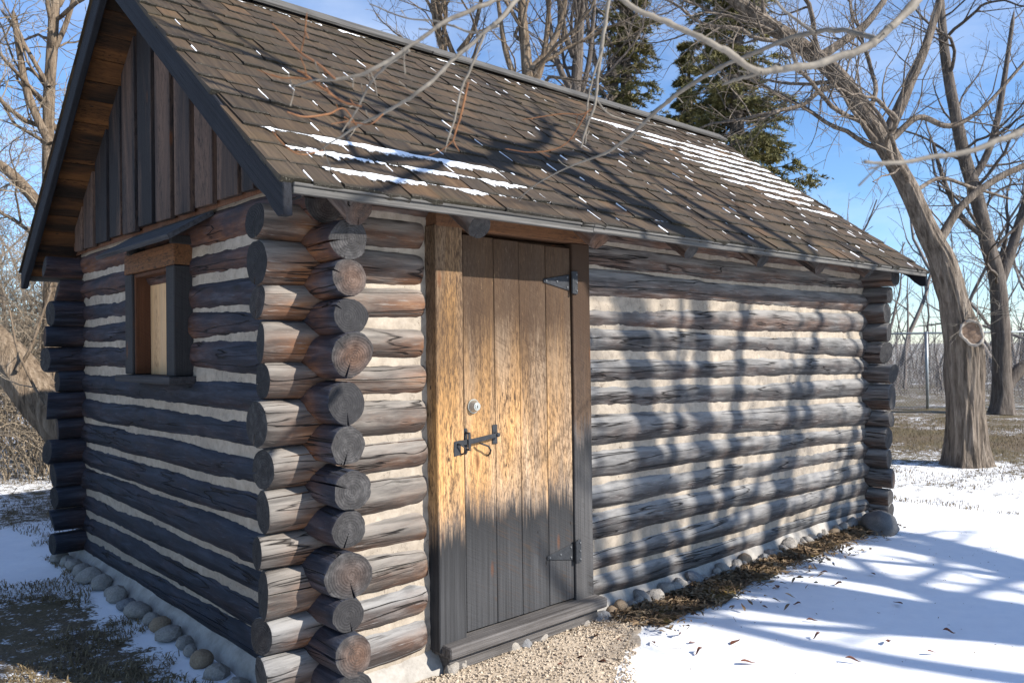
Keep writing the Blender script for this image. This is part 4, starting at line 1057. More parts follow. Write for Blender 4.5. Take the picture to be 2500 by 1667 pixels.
# ------------------------------------------------------------------ trees
def norm(v):
    l = math.sqrt(v[0]*v[0]+v[1]*v[1]+v[2]*v[2])+1e-12; return (v[0]/l, v[1]/l, v[2]/l)
def grow(out, pos, d, L, r, lvl, q, cfg):
    """a bare branch and its side branches, as polylines"""
    ns = max(2, int(L/cfg['seg'])); st = L/ns; pts = [pos]; rad = [r]; x, y, z = pos
    tip = max(cfg['rmin']*.7, r*.25); wob = cfg['wob']; up = cfg['up']
    dirs = []
    for i in range(ns):
        d = norm((d[0]+q.gauss(0, wob), d[1]+q.gauss(0, wob), d[2]+q.gauss(0, wob)+up))
        x += d[0]*st; y += d[1]*st; z += d[2]*st; pts.append((x, y, z)); rad.append(r+(tip-r)*(i+1)/ns); dirs.append(d)
    out.append((pts, rad))
    side(out, pts, rad, lvl, q, cfg, .2)
def side(out, pts, rad, lvl, q, cfg, t0=.2, dens=1.0):
    if lvl >= cfg['levels']: return
    L = sum(math.dist(a, b) for a, b in zip(pts[:-1], pts[1:])); m = len(pts)
    n = max(2, int(L*cfg['dens'][min(lvl, len(cfg['dens'])-1)]*dens))
    for k in range(n):
        t = t0+(1-t0)*(k+q.random())/n; f = t*(m-1); i = min(m-2, int(f)); u = f-i
        a, b = pts[i], pts[i+1]; p = tuple(a[j]+(b[j]-a[j])*u for j in range(3)); d = norm(tuple(b[j]-a[j] for j in range(3)))
        rr = rad[i]+(rad[i+1]-rad[i])*u
        rnd = norm((q.gauss(0, 1), q.gauss(0, 1), q.gauss(0, 1))); dt = sum(rnd[j]*d[j] for j in range(3))
        per = norm(tuple(rnd[j]-d[j]*dt for j in range(3))); ang = math.radians(q.uniform(*cfg['ang']))
        nd = tuple(d[j]*math.cos(ang)+per[j]*math.sin(ang) for j in range(3))
        nd = norm((nd[0], nd[1], nd[2]+cfg.get('lift', .1)))
        cl = L*cfg['ratio']*(1.15-.6*t)*q.uniform(.55, 1.2); cl = min(cl, cfg.get('lmax', 9))
        cr = max(cfg['rmin'], min(rr*.6, cl*cfg.get('rf', .0125)))
        if cl > .06: grow(out, p, nd, cl, cr, lvl+1, q, cfg)
def segs_mesh(name, lines, mats, sides=3, thick=.02, tsides=7):
    """tubes for a list of polylines; thin ones get three sides"""
    VV = []; QQ = []; c = 0
    thin0 = []; thin1 = []; r0 = []; r1 = []
    for pts, rad in lines:
        if max(rad) >= thick:
            P = np.array(pts); R = np.array(rad); n = len(P)
            Tn = np.gradient(P, axis=0); Tn /= np.linalg.norm(Tn, axis=1)[:, None]+1e-12
            ref = np.array([.31, .12, .94]) if abs(Tn[:, 2]).mean() < .8 else np.array([.95, .2, .1])
            A_ = np.cross(Tn, ref); A_ /= np.linalg.norm(A_, axis=1)[:, None]+1e-12; B_ = np.cross(Tn, A_)
            th = np.linspace(0, 2*math.pi, tsides, endpoint=False)
            V = P[:, None]+R[:, None, None]*(np.cos(th)[None, :, None]*A_[:, None]+np.sin(th)[None, :, None]*B_[:, None])
            i = np.arange(n*tsides).reshape(n, tsides)+c; c += n*tsides
            VV.append(V.reshape(-1, 3)); QQ.append(np.stack([i[:-1], np.roll(i[:-1], -1, 1), np.roll(i[1:], -1, 1), i[1:]], -1).reshape(-1, 4))
        else:
            thin0 += pts[:-1]; thin1 += pts[1:]; r0 += rad[:-1]; r1 += rad[1:]
    if thin0:
        P0 = np.array(thin0); P1 = np.array(thin1); R0 = np.array(r0); R1 = np.array(r1); n = len(P0)
        D = P1-P0; D /= np.linalg.norm(D, axis=1)[:, None]+1e-12
        ref = np.where(np.abs(D[:, 2:3]) > .9, np.array([[1., 0, 0]]), np.array([[0, 0, 1.]]))
        A_ = np.cross(D, ref); A_ /= np.linalg.norm(A_, axis=1)[:, None]+1e-12; B_ = np.cross(D, A_)
        th = np.linspace(0, 2*math.pi, sides, endpoint=False)
        ring = np.cos(th)[None, :, None]*A_[:, None]+np.sin(th)[None, :, None]*B_[:, None]
        V = np.concatenate([P0[:, None]+ring*R0[:, None, None], P1[:, None]+ring*R1[:, None, None]], 1)
        b = np.arange(n)[:, None]*(2*sides)+c
        F = np.stack([np.concatenate([b+j, b+(j+1) % sides, b+sides+(j+1) % sides, b+sides+j], 1) for j in range(sides)], 1).reshape(-1, 4)
        VV.append(V.reshape(-1, 3)); QQ.append(F)
    return mesh_np(name, np.concatenate(VV), np.concatenate(QQ), mats=mats)
def smooth_path(ctrl, n):
    """Catmull-Rom through (x, y, z, r) control points"""
    C = np.array(ctrl, float); C = np.concatenate([2*C[:1]-C[1:2], C, 2*C[-1:]-C[-2:-1]]); m = len(C)-3
    t = np.linspace(0, m-1e-6, n); i = t.astype(int); u = (t-i)[:, None]
    p0, p1, p2, p3 = C[i], C[i+1], C[i+2], C[i+3]
    return .5*((2*p1)+(-p0+p2)*u+(2*p0-5*p1+4*p2-p3)*u*u+(-p0+3*p1-3*p2+p3)*u**3)
def trunk_mesh(name, ctrl, mat, nr_=90, seg=40, ridge=.10, seed=1, flare=.25):
    """trunk with furrowed bark relief"""
    C = smooth_path(ctrl, nr_); P = C[:, :3]; R = np.maximum(C[:, 3], .003); R[-1] = .002; R[-2] *= .6
    Tn = np.gradient(P, axis=0); Tn /= np.linalg.norm(Tn, axis=1)[:, None]+1e-12
    A_ = np.cross(Tn, np.array([.2, .97, .05])); A_ /= np.linalg.norm(A_, axis=1)[:, None]; B_ = np.cross(Tn, A_)
    th = np.linspace(0, 2*math.pi, seg, endpoint=False); h = np.concatenate([[0], np.cumsum(np.linalg.norm(np.diff(P, axis=0), axis=1))])
    Tg, Hg = np.meshgrid(th, h); s7 = seed*5.3
    rr = R[:, None]*(1+ridge*1.6*(np.abs(fbm(np.cos(Tg)*6+s7, np.sin(Tg)*6+20, Hg*1.6, seed, 2)-.5)*2-.25)+.10*(fbm(np.cos(Tg)*1.3+s7, np.sin(Tg)*1.3+9, Hg*.9, seed+4)-.5))
    rr *= 1+flare*np.exp(-Hg/(R[0]*1.1))*(1+.5*np.cos(Tg*4+seed))
    V = P[:, None]+rr[..., None]*(np.cos(Tg)[..., None]*A_[:, None]+np.sin(Tg)[..., None]*B_[:, None])
    i = np.arange(nr_*seg).reshape(nr_, seg)
    q = np.stack([i[:-1], np.roll(i[:-1], -1, 1), np.roll(i[1:], -1, 1), i[1:]], -1).reshape(-1, 4)
    return mesh_np(name, V.reshape(-1, 3), q, mats=[mat])
def pix(ctrl, dep):
    """(x, y[, extra depth], width in pixels) -> (x, y, z, radius)"""
    out = []
    for c in ctrl:
        d = dep+(c[3] if len(c) > 3 else 0); p = at(c[0], c[1], d); out.append((p[0], p[1], p[2], c[2]/2*d/1835))
    return out
def bare_tree(name, label, trunk, limbs, seed, cfg, bark, twig, group=None, ridge=.1, tdens=1.0, rings=90, seg=40, cat='tree', t0=.3, flare=.25):
    base = trunk[0][:3]
    t = empty(name, (0, 0, 0)); tag(t, label, cat, group)
    ob('trunk', trunk_mesh('trunk', trunk, M[bark], rings, seg, ridge, seed, flare), t)
    q = random.Random(seed); lines = []; big = []
    def feed(ctrl, start, dens):
        C = smooth_path(ctrl, max(6, len(ctrl)*4)); pts = [tuple(p[:3]) for p in C]; rad = [max(.004, float(p[3])) for p in C]
        side(lines, pts, rad, 0, q, cfg, start, dens); return pts, rad
    feed(trunk, t0, tdens)
    for k, lm in enumerate(limbs):
        feed(lm, .08, 1.0)
        ob('limb', trunk_mesh('limb', lm, M[bark], 36, 16, ridge*.7, seed+k+3, 0), t)
    thick = [l for l in lines if max(l[1]) >= .014]; thin = [l for l in lines if max(l[1]) < .014]
    if thick: ob('branches', segs_mesh('branches', thick, [M[bark]], 3, .014), t)['kind'] = 'stuff'
    if thin:
        o = ob('crown', segs_mesh('crown', thin, [M[twig]]), t); o['kind'] = 'stuff'
    return t

CF = dict(seg=.15, wob=.17, up=.02, levels=4, dens=[3.2, 4.6, 5.6, 6.5], ang=(28, 72), ratio=.46, rmin=.0030, lift=.12, lmax=2.8)
# big leaning tree right of the cabin, with a cut limb scar
D1 = 10.3
big_trunk = pix([(2222, 1082, 85), (2220, 1000, 78), (2216, 900, 76), (2213, 800, 78), (2190, 690, 62), (2165, 600, 57), (2130, 530, 48), (2085, 430, 42), (2040, 350, 40), (1990, 270, 39), (1940, 195, 39), (1880, 135, 36), (1800, 80, 35), (1740, 40, 32), (1640, -40, 29), (1500, -160, 23)], D1)
lim = [pix([(2030, 325, 29), (2065, 250, 26), (2095, 180, 22), (2125, 110, 19), (2150, 30, 17), (2185, -90, 12)], D1),
       pix([(2155, 560, 22), (2195, 490, 19), (2240, 445, 17), (2300, 405, 16), (2370, 370, 13), (2460, 300, 7)], D1),
       pix([(2050, 318, 16), (2110, 270, 13), (2180, 290, 12), (2250, 255, 9), (2330, 170, 7), (2420, 60, 6)], D1),
       pix([(1880, 135, 23), (1930, 100, 19), (1985, 60, 17), (2040, -10, 13)], D1),
       pix([(2100, 440, 10), (2160, 410, 9, .3), (2230, 430, 7, .6), (2330, 460, 6, .8)], D1)]
t = bare_tree('leaning_tree', 'tall bare tree leaning left with a pale cut-limb scar right of the cabin', big_trunk, lim, 61, CF, 'bark', 'twig', ridge=.15, tdens=.75, rings=220, seg=88, t0=.45, flare=.34)
# the scar: callus ring round a dark cut
sp_ = Vector(at(2233, 765, D1-.275)); toc = (camv-sp_).normalized(); toc = (toc+Vector((.22, -.2, .05))).normalized()
ring = []
for a in np.linspace(0, 2*math.pi, 29):
    ring.append((.118*math.cos(a)*(1+.10*math.sin(3*a)+.05*math.sin(7*a)), .165*math.sin(a)*(1+.08*math.sin(2*a+1)), .012*math.sin(3*a)))
me = tube_me('limb_scar', ring, [.013+.009*abs(math.sin(i*.9)+.4*math.sin(i*2.3)) for i in range(len(ring))], 10, M['callus'], False)
mx = toc.to_track_quat('Z', 'Y').to_matrix().to_4x4() @ Matrix.Rotation(.5, 4, 'Z'); mx.translation = sp_
o = ob('limb_scar', me, t, mx); tag(o, 'pale callus ring around an old cut')
th = np.linspace(0, 2*math.pi, 28, endpoint=False); V = [(0, 0, .012)]
for f in (.33, .66, 1):
    V += [(.118*math.cos(a)*f, .165*math.sin(a)*f, .01*math.sin(7*a+f*9)*f) for a in th]
TR = [(0, 1+i, 1+(i+1) % 28) for i in range(28)]; QD = [(1+r*28+i, 1+(r+1)*28+i, 1+(r+1)*28+(i+1) % 28, 1+r*28+(i+1) % 28) for r in (0, 1) for i in range(28)]
ob('cut_face', mesh_np('cut_face', V, QD, TR, [M['scar']]), o, mx)
wl = []; q = random.Random(5)
for _ in range(9):
    s0 = sp_+Vector((q.uniform(-.1, .1), q.uniform(-.1, .1), q.uniform(.05, .2))); d = (toc+Vector((q.gauss(0, .8), q.gauss(0, .8), q.gauss(.2, .5)))).normalized()
    grow(wl, tuple(s0), tuple(d), q.uniform(.3, .75), .006, 2, q, CF)
ob('water_shoots', segs_mesh('water_shoots', wl, [M['shoot']]), t)['kind'] = 'stuff'

# second tree at the right edge, forked
D2 = 17.5
bare_tree('forked_tree', 'grey forked bare tree by the fence at the right edge', 
    pix([(2300, 950, 45), (2302, 900, 41), (2300, 830, 38), (2298, 740, 37), (2290, 640, 34), (2268, 560, 31), (2245, 460, 30), (2215, 360, 27), (2190, 240, 24), (2170, 120, 20), (2160, 0, 16), (2150, -120, 12)], D2),
    [pix([(2308, 890, 30), (2340, 850, 27), (2390, 810, 24), (2460, 700, 19)], D2), pix([(2292, 660, 27), (2318, 590, 23), (2345, 500, 19), (2380, 380, 14), (2400, 200, 10)], D2),
     pix([(2228, 420, 18), (2265, 360, 16), (2290, 280, 14), (2310, 160, 11), (2330, 20, 8)], D2), pix([(2262, 545, 15), (2210, 500, 12), (2170, 420, 10), (2140, 320, 7)], D2)],
    62, dict(CF, dens=[2.6, 3.6, 4.4, 5], seg=.2, rmin=.0042, lmax=3.2), 'bark3', 'twig', tdens=.8, seg=28, t0=.3)
# bare trees showing over the ridge
CFB = dict(CF, dens=[2.5, 3.4, 4.2, 4.6], seg=.2, rmin=.0040, lmax=3.0)
def ridge_tree(name, label, px, dep, w, seed, lean, forks):
    """px: pixel column of the stem at the ridge line; forks: (height px, lean px)"""
    g = at(px, 800, dep); zb = 0.0
    tr = pix([(px-lean*.5, 940, w*1.25), (px-lean*.3, 620, w*1.1), (px, 300, w), (px+lean*.6, 140, w*.85), (px+lean, 40, w*.7), (px+lean*1.2, -120, w*.5), (px+lean*1.5, -300, w*.3)], dep)
    lb = [pix([(px+lean*.1, h, w*.62), (px+dx*.45, h-45, w*.52), (px+dx*.8, h-115, w*.42), (px+dx, h-210, w*.32), (px+dx*1.2, h-330, w*.2)], dep) for h, dx in forks]
    bare_tree(name, label, tr, lb, seed, CFB, 'bark2' if seed % 2 else 'bark3', 'twig', 'bare trees behind the ridge', tdens=.6, rings=50, seg=18, t0=.35, flare=.1)
ridge_tree('bare_tree', 'slim bare tree forking low, left of the two above the roof ridge middle', 1222, 14.5, 30, 71, -22, [(235, -75), (210, 40), (160, 85)])
ridge_tree('bare_tree', 'dark bare tree with two close upright stems above the roof ridge', 1318, 15.5, 28, 72, 14, [(250, 45), (215, -60), (130, -40)])
ridge_tree('bare_tree', 'thin bare tree furthest left above the roof ridge', 1060, 16.5, 22, 73, -60, [(150, -60), (120, 55)])
ridge_tree('bare_tree', 'leaning bare tree just left of the dark spruces', 1400, 19, 24, 74, 30, [(210, -55), (160, 60)])

# blond thicket and trunks at the left edge
CFW = dict(CF, dens=[3.4, 4.2, 4.6, 5], seg=.13, wob=.22, rmin=.0036, ratio=.5, lmax=2.4, ang=(25, 80), lift=.0)
bare_tree('willow_tree', 'pale barked bare tree with tangled blond twigs behind the left eave',
    pix([(110, 960, 32), (112, 800, 30), (116, 600, 27), (112, 420, 27), (112, 240, 24), (120, 100, 23), (126, 0, 21), (130, -140, 15)], 9.5),
    [pix([(115, 330, 19), (85, 270, 18), (60, 200, 16), (45, 120, 14), (30, 20, 12)], 9.3), pix([(112, 200, 11), (60, 110, 9), (30, 60, 8), (0, 20, 5)], 9.4), pix([(118, 130, 12), (150, 60, 11), (175, -20, 9)], 9.5), pix([(113, 540, 27), (92, 478, 26), (55, 430, 26), (15, 390, 23), (-50, 350, 19), (-140, 290, 13), (-220, 200, 6)], 9.4)],
    81, CFW, 'bark2', 'twig_blond', tdens=1.1, seg=30, rings=80, t0=.25)
bare_tree('fallen_willow', 'thick furrowed trunk leaning steeply across the left edge behind the cabin',
    pix([(345, 1195, 120), (260, 1100, 106), (175, 1010, 97), (110, 940, 94), (60, 880, 90), (10, 815, 84), (-60, 740, 76), (-140, 650, 62), (-250, 520, 44), (-360, 360, 26), (-430, 180, 10)], 7.9),
    [pix([(40, 850, 10), (70, 800, 8), (95, 730, 6), (120, 660, 4)], 7.7), pix([(100, 930, 7), (70, 870, 6), (40, 800, 5), (20, 700, 3)], 7.6)], 82, dict(CFW, dens=[2.2, 3.0, 3.0], lmax=1.2), 'bark2', 'twig_blond', tdens=.6, seg=40, rings=60, ridge=.16, t0=.1)
def shrub(name, label, px, py, dep, n, h, seed, twig, spread=.9, grp=None):
    q = random.Random(seed); b = at(px, py, dep); lines = []
    cfg = dict(CFW, dens=[3.4, 3.6, 4], levels=3, rmin=.003, lmax=1.3)
    for _ in range(n):
        p = (b[0]+q.gauss(0, .25), b[1]+q.gauss(0, .25), 0.0); d = norm((q.gauss(0, spread*.5), q.gauss(0, spread*.5), 1))
        grow(lines, p, d, h*q.uniform(.6, 1.1), q.uniform(.007, .014), 0, q, cfg)
    t = tag(empty(name, (0, 0, 0)), label, 'shrub', grp); o = ob('stems', segs_mesh('stems', lines, [M[twig]]), t); o['kind'] = 'stuff'
shrub('shrub', 'tangled blond shrub behind the left back corner', 70, 930, 10.5, 26, 2.6, 91, 'twig_blond')
shrub('shrub', 'highest blond thicket of fine twigs above the left eave', 60, 820, 11.5, 42, 6.2, 93, 'twig_blond', .55)
shrub('shrub', 'upright blond thicket behind the pale willow trunk', 95, 820, 10.4, 46, 7.6, 94, 'twig_blond', .5)
shrub('shrub', 'tall blond thicket at the far left beyond the corner logs', 20, 900, 12.5, 34, 3.6, 92, 'twig_blond')

# spruces
def spruce(name, label, px, py_top, dep, half, seed, h_base=1.2, dead=.25, full=1.0, group=None):
    q = random.Random(seed); b = at(px, 800, dep); top = at(px, py_top, dep)[2]; bx, by = b[0], b[1]
    t = tag(empty(name, (0, 0, 0)), label, 'tree', group)
    ob('trunk', trunk_mesh('trunk', [(bx, by, -.05, .20), (bx, by, top*.4, .16), (bx+.05, by, top*.75, .09), (bx, by, top, .012)], M['bark3'], 40, 16, .1, seed, .1), t)
    lines = []; sprA = []; sprB = []; dead_l = []
    z = h_base
    while z < top-.1:
        f = (z-h_base)/(top-h_base); Lb = half*(1-f)**.8*q.uniform(.75, 1.1)+.12
        for k in range(q.choice((4, 5, 6))):
            a = q.uniform(0, 6.283); L = Lb*q.choice((.45, .7, .85, 1.0, 1.0, 1.35))*q.uniform(.85, 1.1); ca, sa = math.cos(a), math.sin(a)
            n = max(4, int(L/.22)); pts = []; rad = []; dr = q.uniform(.16, .34)
            for i in range(n+1):
                u = i/n; pts.append((bx+ca*L*u+q.gauss(0, .02), by+sa*L*u+q.gauss(0, .02), z-dr*L*(u*1.5-.65*u*u)+.22*L*u*u*u)); rad.append(.022*(1-u)+.004)
            lines.append((pts, rad))
            isdead = q.random() < dead*(1.2-f)
            for i in range(n):
                u = (i+.5)/n; p = pts[i]
                if u < .22 and not isdead: continue
                for _ in range(2 if isdead else 5):
                    sgn = q.choice((-1, 1)); ang = a+sgn*q.uniform(.35, 1.25); ll = L*(.42-.25*abs(u-.45))*q.uniform(.5, 1.1)+.06
                    e = (p[0]+math.cos(ang)*ll, p[1]+math.sin(ang)*ll, p[2]-ll*q.uniform(.12, .6))
                    if isdead: dead_l.append(([p, ((p[0]+e[0])/2+q.gauss(0, .03), (p[1]+e[1])/2+q.gauss(0, .03), (p[2]+e[2])/2-.03), e], [.006, .005, .003]))
                    elif q.random() < full: sprA.append(p); sprB.append(e)
        z += q.uniform(.12, .20)
    ob('branches', segs_mesh('branches', lines+dead_l, [M['bark3']]), t)['kind'] = 'stuff'
    P0 = np.array(sprA); P1 = np.array(sprB); r = np.random.default_rng(seed)
    per = 44; n = len(P0); u = r.random((n, per))[..., None]; D = P1-P0; Ln = np.linalg.norm(D, axis=1)[:, None]; D = D/Ln
    base = P0[:, None]+(P1-P0)[:, None]*u; base += r.normal(0, .012, base.shape)
    nd = D[:, None]*.75+r.normal(0, .55, base.shape); nd[..., 2] += .10; nd /= np.linalg.norm(nd, axis=-1, keepdims=True)
    ln = r.uniform(.06, .13, (n, per, 1)); w = np.cross(nd, r.normal(0, 1, base.shape)); w /= np.linalg.norm(w, axis=-1, keepdims=True)+1e-9; w *= r.uniform(.009, .019, (n, per, 1))
    V = np.stack([base-w, base+w, base+nd*ln], 2).reshape(-1, 3); F = np.arange(n*per*3).reshape(-1, 3)
    o = ob('crown', mesh_np('crown', V, None, F, [M['needle']], False), t); o['kind'] = 'stuff'
spruce('spruce_tree', 'dense olive-green spruce with low boughs at the end of the roof ridge', 1700, -520, 16.5, 1.65, 95, 1.6, .15)
spruce('spruce_tree', 'thinner spruce with many bare grey boughs above the ridge', 1445, -420, 19.0, 1.35, 96, 2.6, .6, .55)
spruce('spruce_tree', 'small young spruce between the two tall ones', 1590, 90, 20.5, 1.3, 97, 1.0, .3, .8)

# ------------------------------------------------------------------ wire fence and far wood
def fence(p0, p1, h, npost, label, seed):
    t = tag(empty('chain_link_fence', (0, 0, 0)), label, 'fence'); p0 = np.array(p0); p1 = np.array(p1); d = p1-p0; L = np.linalg.norm(d); u = d/L
    pm = tube_me('post', [(0, 0, -.1), (0, 0, h*.5), (0, 0, h+.04)], .034, 10, M['galv'])
    for k in range(npost):
        o = bpy.data.objects.new('post', pm); p = p0+d*(k/(npost-1)); o.location = (p[0], p[1], 0); link(o, t)
    for z in (h, .06):
        ob('rail', tube_me('rail', [tuple(p0+(0, 0, z)), tuple((p0+p1)/2+(0, 0, z)), tuple(p1+(0, 0, z))], .022 if z > 1 else .006, 8, M['galv']), t)
    lines = []; s = .075
    n = int((L+h)/s)
    for k in range(n):
        for sg in (1, -1):
            a = k*s-h
            x0, z0, x1, z1 = (a, 0, a+h, h) if sg > 0 else (a, h, a+h, 0)
            if x0 < 0: z0 += (0-x0)*sg; x0 = 0
            if x1 > L: z1 -= (x1-L)*sg; x1 = L
            if x1-x0 < .05: continue
            A_ = p0+u*x0; B_ = p0+u*x1
            lines.append(([(A_[0], A_[1], z0+.05), (B_[0], B_[1], z1+.05)], [.0022, .0022]))
    o = ob('wire_mesh', segs_mesh('wire_mesh', lines, [M['galv']]), t); o['kind'] = 'stuff'
a = at(2097, 935, 18.9); b = at(2097, 935, 18.9)+_rt*2.6
fa = at(1900, 935, 19.3); fb = at(2620, 940, 18.2)
fence((fa[0], fa[1], 0), (fb[0], fb[1], 0), 1.80, 4, 'galvanized chain-link fence behind the trees right of the cabin', 1)
fa = at(-160, 930, 21); fb = at(330, 930, 22.5)
fence((fa[0], fa[1], 0), (fb[0], fb[1], 0), 1.80, 3, 'galvanized chain-link fence seen past the left corner logs', 2)

def far_wood():
    q = random.Random(120); lines = []
    cfg = dict(CF, dens=[1.1, 1.5], levels=2, seg=.5, wob=.12, rmin=.010, ratio=.42, lmax=2.6, up=.04, ang=(20, 60))
    for k in range(480):
        a = math.radians(q.uniform(-12, 92)); r = q.uniform(30, 62); x = CAM[0]+r*math.sin(a); y = CAM[1]+r*math.cos(a)
        h = q.choice((2.2, 3.2, 4.5, 6.0, 8.0))*q.uniform(.8, 1.2)
        grow(lines, (x, y, -.1), norm((q.gauss(0, .12), q.gauss(0, .12), 1)), h, .02+h*.011, 0, q, cfg)
    for k in range(4600):
        a = math.radians(q.uniform(-12, 92)); r = q.uniform(24, 45); x = CAM[0]+r*math.sin(a); y = CAM[1]+r*math.cos(a)
        h = q.uniform(.6, 2.0); grow(lines, (x, y, -.05), norm((q.gauss(0, .3), q.gauss(0, .3), 1)), h, .012, 1, q, dict(cfg, dens=[1, 2.2], rmin=.006))
    tag(ob('far_wood', segs_mesh('far_wood', lines, [M['twig_far']], 3, .05, 5)), 'grey-brown leafless wood and brush in the distance', 'wood', kind='stuff')
far_wood()

# ------------------------------------------------------------------ overhanging tree (stands right of the camera; its boughs hang into view and shade the wall and snow)
def w4(p, r): return (p[0], p[1], p[2], r)
oak = [(5.6, -7.6, -.1, .30), (5.5, -7.5, 1.0, .26), (5.45, -7.45, 2.1, .25), (5.6, -7.5, 3.2, .19), (5.8, -7.6, 4.6, .15), (6.0, -7.7, 6.2, .11), (6.1, -7.8, 8.5, .05)]
limbs = [
    [(5.45, -7.45, 1.9, .16), (5.2, -7.0, 3.4, .14), (4.9, -6.4, 5.0, .12), (4.3, -5.6, 6.2, .11), (3.6, -4.9, 6.4, .10), (2.9, -4.2, 5.6, .075), (2.0, -3.4, 4.9, .05), (.9, -2.8, 4.1, .028)],
    [(5.5, -7.5, 2.3, .15), (6.2, -7.9, 3.4, .13), (7.2, -8.2, 4.6, .10), (8.3, -8.3, 5.8, .07), (9.2, -8.3, 7.0, .04)],
    [(5.7, -7.55, 3.8, .11), (6.6, -7.3, 5.0, .09), (7.3, -7.4, 6.2, .07), (7.8, -7.6, 7.6, .04)],
    [(5.45, -7.45, 2.0, .13), (5.9, -6.6, 2.7, .11), (6.6, -5.6, 3.4, .09), (7.2, -4.8, 4.2, .06), (7.8, -4.2, 5.2, .03)],
    [(5.6, -7.5, 3.3, .11), (5.7, -6.9, 4.4, .09), (5.9, -6.4, 5.6, .07), (6.0, -6.2, 6.9, .045), (6.0, -6.2, 8.2, .02)],
    [(5.6, -7.5, 3.6, .12), (6.3, -7.8, 4.6, .10), (6.9, -7.9, 5.6, .09), (7.3, -8.1, 6.6, .07), (7.9, -8.2, 7.4, .04)],
    [(6.6, -7.9, 3.9, .10), (7.6, -7.6, 4.6, .09), (8.4, -7.4, 5.5, .08), (8.6, -7.3, 6.6, .06), (8.9, -7.2, 7.4, .03)],
    [(5.5, -7.5, 2.6, .11), (5.1, -8.2, 3.7, .10), (5.2, -8.6, 4.9, .085), (5.6, -8.9, 6.1, .07), (5.9, -9.1, 7.2, .04)]]
CFO = dict(CF, rf=.026, levels=3, dens=[1.5, 1.8, 2.2], seg=.25, rmin=.005, lmax=2.4, ratio=.42, wob=.14)
over = bare_tree('overhanging_tree', 'grey bare tree whose thin boughs hang across the top of the view', oak, limbs, 131, CFO, 'bark3', 'twig', tdens=.6, rings=60, seg=24)
# boughs that reach into view: (x, y, distance, width px)
def bough(pts, mat, name='bough', sides=8):
    P = []
    for c in pts: p = at(c[0], c[1], c[2]); P.append((p[0], p[1], p[2], c[3]*.43*c[2]/1835))
    m = len(P)*14; C = smooth_path(P, m); q = np.random.default_rng(int(pts[0][0]*7+pts[1][1]))
    k = np.arange(m); amp = np.maximum(C[:, 3], .0008)
    jf = .45 if mat == O else 1.0
    for j in range(3): C[:, j] += jf*(vn(k*.23, j*9.0, 1.0, 5)-.5)*amp*.7+jf*(vn(k*.06, j*9.0, 4.0, 6)-.5)*amp*1.6
    node = (np.arange(m) % 11 == int(q.integers(11)))*.28
    rad = np.maximum(C[:, 3]*(.92+.22*vn(k*.7, 3.0, 2.0, 8)+node), .0007)
    bo = ob(name, tube_me(name, C[:, :3], rad, sides, M[mat]), over)
    sp = []                                       # spur twigs and buds
    for i in range(6, m-3, 9):
        if q.random() < (.2 if mat == O else .5):
            d = norm(tuple(q.normal(0, 1, 3)+(C[i+1, :3]-C[i, :3])*60)); L_ = float(q.uniform(.008, .05)); p0 = C[i, :3]
            sp.append(([tuple(p0), tuple(p0+np.array(d)*L_*.5), tuple(p0+np.array(d)*L_+q.normal(0, .004, 3))], [max(.0012, rad[i]*.35), .0012, .0016]))
    if sp: ob('spur', segs_mesh('spur', sp, [M[mat]], 4), bo)['kind'] = 'stuff'
G = 'shoot'; O = 'shoot_red'
bough([(2420, -420, 2.3, 34), (2280, -180, 2.0, 28), (2090, 25, 1.75, 22), (2030, 75, 1.72, 21), (1960, 120, 1.70, 20), (1880, 145, 1.68, 19), (1800, 155, 1.66, 18), (1745, 163, 1.64, 18), (1690, 130, 1.6, 17), (1620, 90, 1.57, 16), (1540, 55, 1.54, 15), (1470, 25, 1.5, 14), (1380, -30, 1.45, 12)], G)
bough([(2010, 88, 1.72, 14), (1950, 70, 1.8, 13), (1880, 72, 1.9, 12), (1790, 95, 2.0, 12), (1700, 135, 2.1, 11), (1610, 180, 2.2, 11), (1530, 235, 2.3, 10), (1450, 310, 2.4, 9), (1395, 350, 2.45, 7), (1330, 372, 2.5, 5), (1240, 420, 2.55, 3), (1190, 455, 2.6, 2)], G)
bough([(1750, 165, 1.64, 10), (1700, 180, 1.66, 9), (1660, 195, 1.7, 6)], G)
bough([(1870, 75, 1.9, 8), (1830, 45, 1.9, 7), (1790, 10, 1.9, 6), (1740, -60, 1.9, 5)], G)
bough([(1420, -160, 2.2, 12), (1396, 20, 2.2, 10), (1385, 110, 2.2, 10), (1372, 185, 2.2, 8), (1368, 240, 2.2, 7), (1345, 300, 2.2, 6), (1335, 340, 2.2, 4)], G)
bough([(1384, 110, 2.2, 6), (1362, 180, 2.2, 5), (1350, 250, 2.2, 4), (1345, 330, 2.2, 3)], G)
bough([(1370, 230, 2.2, 5), (1400, 262, 2.2, 4), (1450, 278, 2.25, 3), (1520, 290, 2.3, 2)], G)
bough([(1368, 240, 2.2, 4), (1340, 262, 2.2, 3.5), (1290, 262, 2.2, 3), (1200, 275, 2.2, 2)], O)
bough([(1350, 255, 2.2, 4), (1300, 330, 2.2, 3), (1230, 350, 2.2, 3), (1160, 342, 2.2, 2)], O)
bough([(1350, -200, 1.9, 14), (1235, -60, 1.85, 13), (1160, 35, 1.8, 12), (1110, 75, 1.8, 11), (1050, 130, 1.8, 11), (1000, 180, 1.8, 10), (940, 225, 1.8, 9), (880, 260, 1.82, 8), (820, 290, 1.84, 7), (770, 320, 1.86, 5), (740, 345, 1.88, 3)], G)
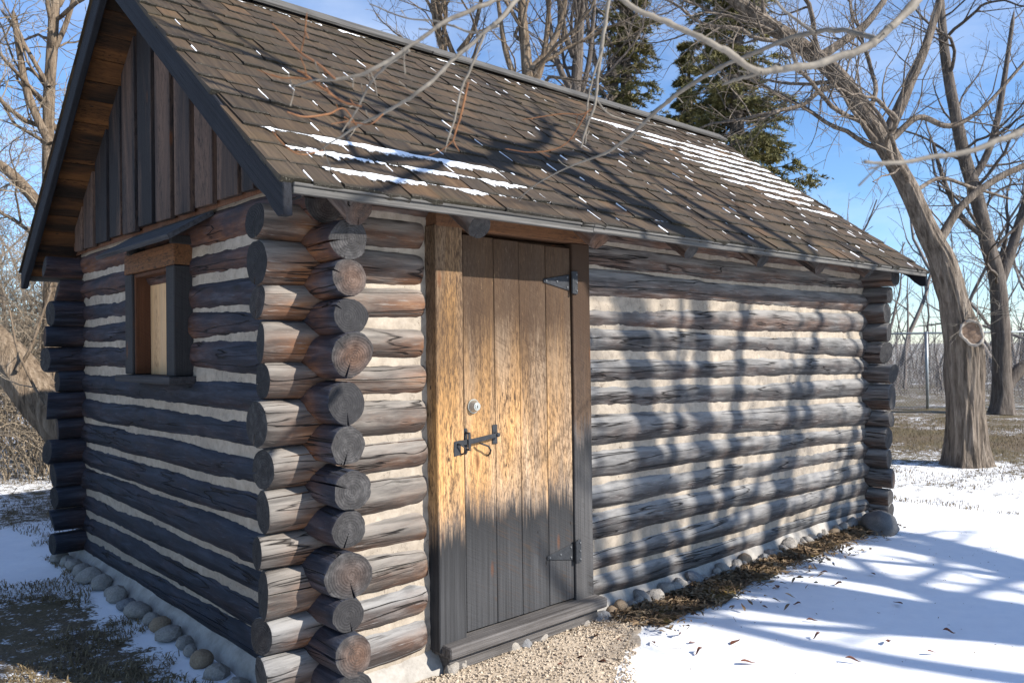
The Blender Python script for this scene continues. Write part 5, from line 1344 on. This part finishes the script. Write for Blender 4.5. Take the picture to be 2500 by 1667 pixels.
bough([(1240, -90, 1.7, 13), (1150, -10, 1.65, 12), (1080, 25, 1.62, 12), (1010, 55, 1.6, 11), (960, 95, 1.6, 10), (900, 135, 1.6, 10), (830, 170, 1.6, 9), (770, 182, 1.6, 8), (720, 185, 1.6, 7), (680, 195, 1.6, 4), (670, 205, 1.6, 3)], G)
bough([(940, 115, 1.6, 7), (890, 150, 1.62, 7), (850, 195, 1.64, 6), (820, 250, 1.66, 5), (800, 290, 1.68, 2)], G)
bough([(1145, 60, 1.8, 6), (1090, 75, 1.85, 6), (1010, 50, 1.9, 5), (930, 40, 1.95, 4), (850, 10, 2.0, 3)], G)
bough([(1112, 80, 1.8, 7), (1085, 150, 1.8, 7), (1060, 210, 1.8, 6), (1045, 270, 1.8, 5), (1030, 320, 1.8, 4), (1022, 350, 1.8, 2)], G)
bough([(1075, 190, 1.8, 6), (1060, 260, 1.8, 6), (1045, 310, 1.8, 5), (1042, 325, 1.8, 4), (1055, 348, 1.8, 2)], O)
bough([(1042, 322, 1.8, 4), (1015, 345, 1.8, 3), (985, 358, 1.8, 2)], O)
bough([(770, 182, 1.6, 6), (735, 150, 1.58, 6), (690, 120, 1.56, 5), (650, 80, 1.54, 4), (625, 55, 1.52, 2)], O)
bough([(690, 122, 1.56, 4), (700, 80, 1.55, 4), (705, 30, 1.54, 3)], O)
bough([(735, 192, 1.6, 5), (690, 180, 1.6, 5), (640, 178, 1.6, 4), (590, 160, 1.6, 2)], O)
bough([(760, 215, 1.6, 6), (730, 195, 1.6, 6), (700, 170, 1.6, 6), (683, 162, 1.6, 4)], O)
bough([(830, 245, 1.62, 5), (790, 235, 1.62, 5), (760, 215, 1.6, 5), (745, 195, 1.6, 3)], O)
bough([(820, 290, 1.84, 4), (790, 250, 1.8, 4), (755, 262, 1.75, 5), (700, 268, 1.7, 5), (660, 258, 1.68, 4)], O)
bough([(745, 345, 1.88, 3), (690, 355, 1.8, 3), (650, 330, 1.75, 4), (625, 300, 1.7, 3)], O)
bough([(880, 262, 1.82, 4), (850, 285, 1.8, 4), (800, 280, 1.78, 3), (760, 285, 1.76, 2)], O)
bough([(2560, 220, 1.35, 20), (2420, 270, 1.3, 18), (2330, 310, 1.27, 17), (2240, 340, 1.25, 15), (2150, 360, 1.23, 13), (2060, 372, 1.2, 10), (1985, 372, 1.18, 8)], G)
